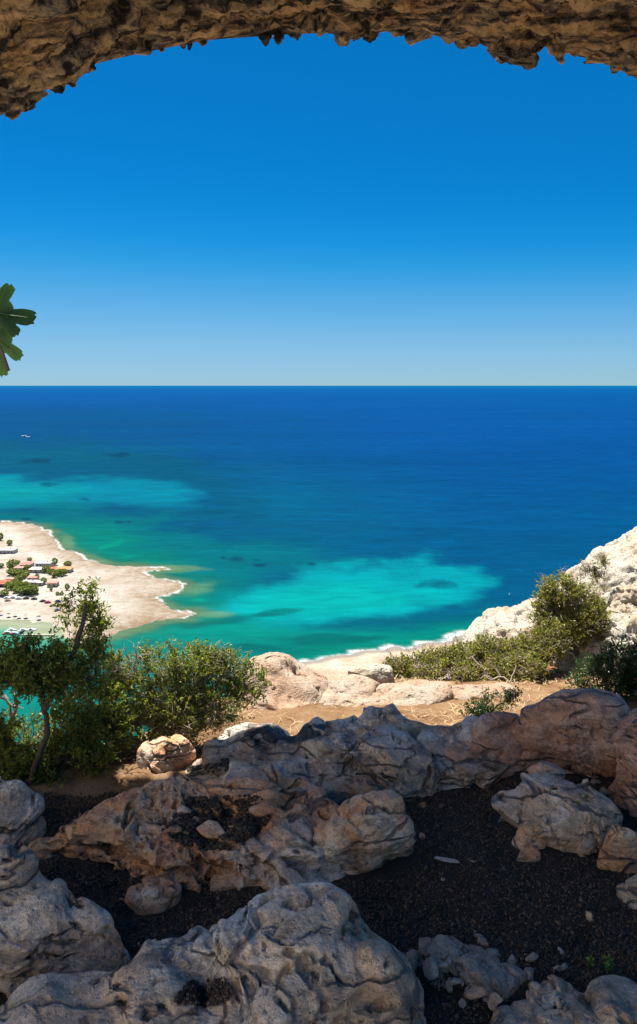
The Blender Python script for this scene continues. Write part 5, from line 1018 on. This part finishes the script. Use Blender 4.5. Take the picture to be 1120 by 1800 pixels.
def parasol(px, py, mat, label):
    z = -148.5
    for _ in range(3): x, y = on_z(px, py, z); z = max(land_z(x, y), SEA)
    root = empty('parasol', (x, y, z), label=label, cat='parasol', group='parasols on the beach'); tb = Tubes(); tb.add([(0, 0, -.3), (0, 0, 2.3)], .05, .05, 6); tb.build('pole', M['wood'], root)
    n = 10; th = [2 * math.pi * k / n for k in range(n)]; V = [(0, 0, 2.5)] + [(1.5 * math.cos(t), 1.5 * math.sin(t), 1.95) for t in th] + [(0, 0, 2.42)] + [(1.5 * math.cos(t), 1.5 * math.sin(t), 1.9) for t in th]
    mesh_np('canopy', V, [(0, 1 + k, 1 + (k + 1) % n) for k in range(n)] + [(n + 1, n + 2 + (k + 1) % n, n + 2 + k) for k in range(n)] + [(1 + k, n + 2 + k, n + 2 + (k + 1) % n, 1 + (k + 1) % n) for k in range(n)], M[mat], root, smooth=False)
parasol(1, 1080, 'tile_red', 'red parasol on the beach at the left edge'); parasol(15, 1083, 'wood', 'dark parasol on the beach right of the red one'); parasol(26, 1082, 'cream', 'cream parasol on the beach')
parasol(45, 1085, 'tile_pink', 'pink parasol on the beach'); parasol(68, 1088, 'window', 'lone dark parasol at the right end of the beach'); parasol(33, 1086, 'roof_white', 'white parasol at the water edge left of the pink one')

# ---- boats
M['hull_white'] = flat('white_hull', (0.82, 0.82, 0.80), .35, .4, .03, 1); M['hull_red'] = flat('red_hull', (0.35, 0.08, 0.05), .4, .4, .1, 1); M['hull_blue'] = flat('blue_hull', (0.05, 0.16, 0.36), .4, .4, .1, 1)
def boat(px, py, L, hull, label, rot, cabin=True, mast=0.0, name='moored_boat', group='boats moored in the bay'):
    x, y = on_z(px, py, SEA); root = empty(name, (x, y, SEA), label=label, cat='boat', group=group); root.rotation_euler.z = rot; B = L * .16; n = 12; V = []
    for i in range(n + 1):
        t = i / n; a = -L / 2 + L * t; w = B * (0.85 + .15 * math.sin(t * 3)) * (1 - max(0, (t - .55) / .45) ** 2.2) + .02; z = L * .08 * (1 + .5 * t * t)
        V += [(a, -w, z), (a, -w * .7, -.12 * L * .3), (a, w * .7, -.12 * L * .3), (a, w, z)]
    Fc = [(4 * i + k, 4 * i + k + 1, 4 * i + k + 5, 4 * i + k + 4) for i in range(n) for k in range(3)] + [(4 * i + 3, 4 * i, 4 * i + 4, 4 * i + 7) for i in range(n)] + [(3, 2, 1, 0), (4 * n, 4 * n + 1, 4 * n + 2, 4 * n + 3)]
    mesh_np('hull', V, Fc, M[hull], root, smooth=False); h = L * .085
    if cabin:
        V = bxv(-L * .25, L * .18, -B * .6, B * .6, h, h + L * .10); V[5] = (L * .08, -B * .5, h + L * .10); V[6] = (L * .08, B * .5, h + L * .10)
        c = mesh_np('cabin', V, BF, M['hull_white'], root, smooth=False); box('window', -L * .2, L * .04, -B * .6 - .03, -B * .6 + .01, h + L * .05, h + L * .08, 'window', c); box('canopy', -L * .3, -L * .02, -B * .6, B * .6, h + L * .125, h + L * .135, 'hull_white', root)
    if mast:
        tb = Tubes(); tb.add([(0, 0, h), (0, 0, h + mast)], .06, .03, 6); tb.build('mast', M['hull_white'], root)
    return root
boat(15, 1114, 7.5, 'hull_red', 'red-hulled boat with a white canopy moored in the bay', .2)
boat(28, 1115, 7, 'hull_blue', 'blue-hulled boat moored right of the red one', .1)
boat(22, 1108, 6, 'hull_white', 'white boat moored behind the red and blue ones', -.2)
boat(42, 1109, 7, 'hull_white', 'white boat moored alone behind the jetty', .4); boat(56, 1108, 6, 'hull_white', 'small white boat nearest the sand spit', .2)
boat(42, 767, 18, 'hull_white', 'white motor yacht under way far out at sea', math.pi, name='motor_yacht', group=None, mast=5)
def jetty():
    x, y = on_z(60, 1115, SEA + .8); root = empty('jetty', (x, y, SEA), label='white jetty behind the moored boats in the bay', cat='jetty'); box('deck', -9, 12, -.6, .6, .5, .7, 'cream', root)
    for k in range(6): box('post', -8.8 + 4.0 * k, -8.5 + 4.0 * k, -.5, -.3, -1.5, .49, 'wood', root)
jetty()
def wake(px, py, L, w):
    x, y = on_z(px, py, SEA); n = 30; V = []
    for i in range(n + 1):
        t = i / n; ww = w * (.25 + .75 * t) * (1 - .7 * t * t); V += [(x + L * t, y - ww + .6 * math.sin(i * 1.9), SEA + .15), (x + L * t, y, SEA + .3), (x + L * t, y + ww + .5 * math.sin(i * 2.7), SEA + .15)]
    tag(mesh_np('wake', V, [(3 * i + k, 3 * i + k + 3, 3 * i + k + 4, 3 * i + k + 1) for i in range(n) for k in (0, 1)], M['hull_white']), 'white foam trailing behind the motor yacht', 'foam', kind='stuff')
wake(45, 767.6, 14, 5)
bx, by = on_z(896, 1045, SEA)
def buoy():
    root = empty('buoy', (bx, by, SEA), label='tiny white buoy floating off the right hand shore', cat='buoy'); tb = Tubes(); tb.add([(0, 0, -.5), (0, 0, -.2), (0, 0, .5), (0, 0, .8)], .7, .35, 10); tb.build('float', M['hull_white'], root); t2 = Tubes(); t2.add([(0, 0, .8), (0, 0, 1.6)], .06, .06, 6); t2.build('pole', M['hull_white'], root)
buoy()
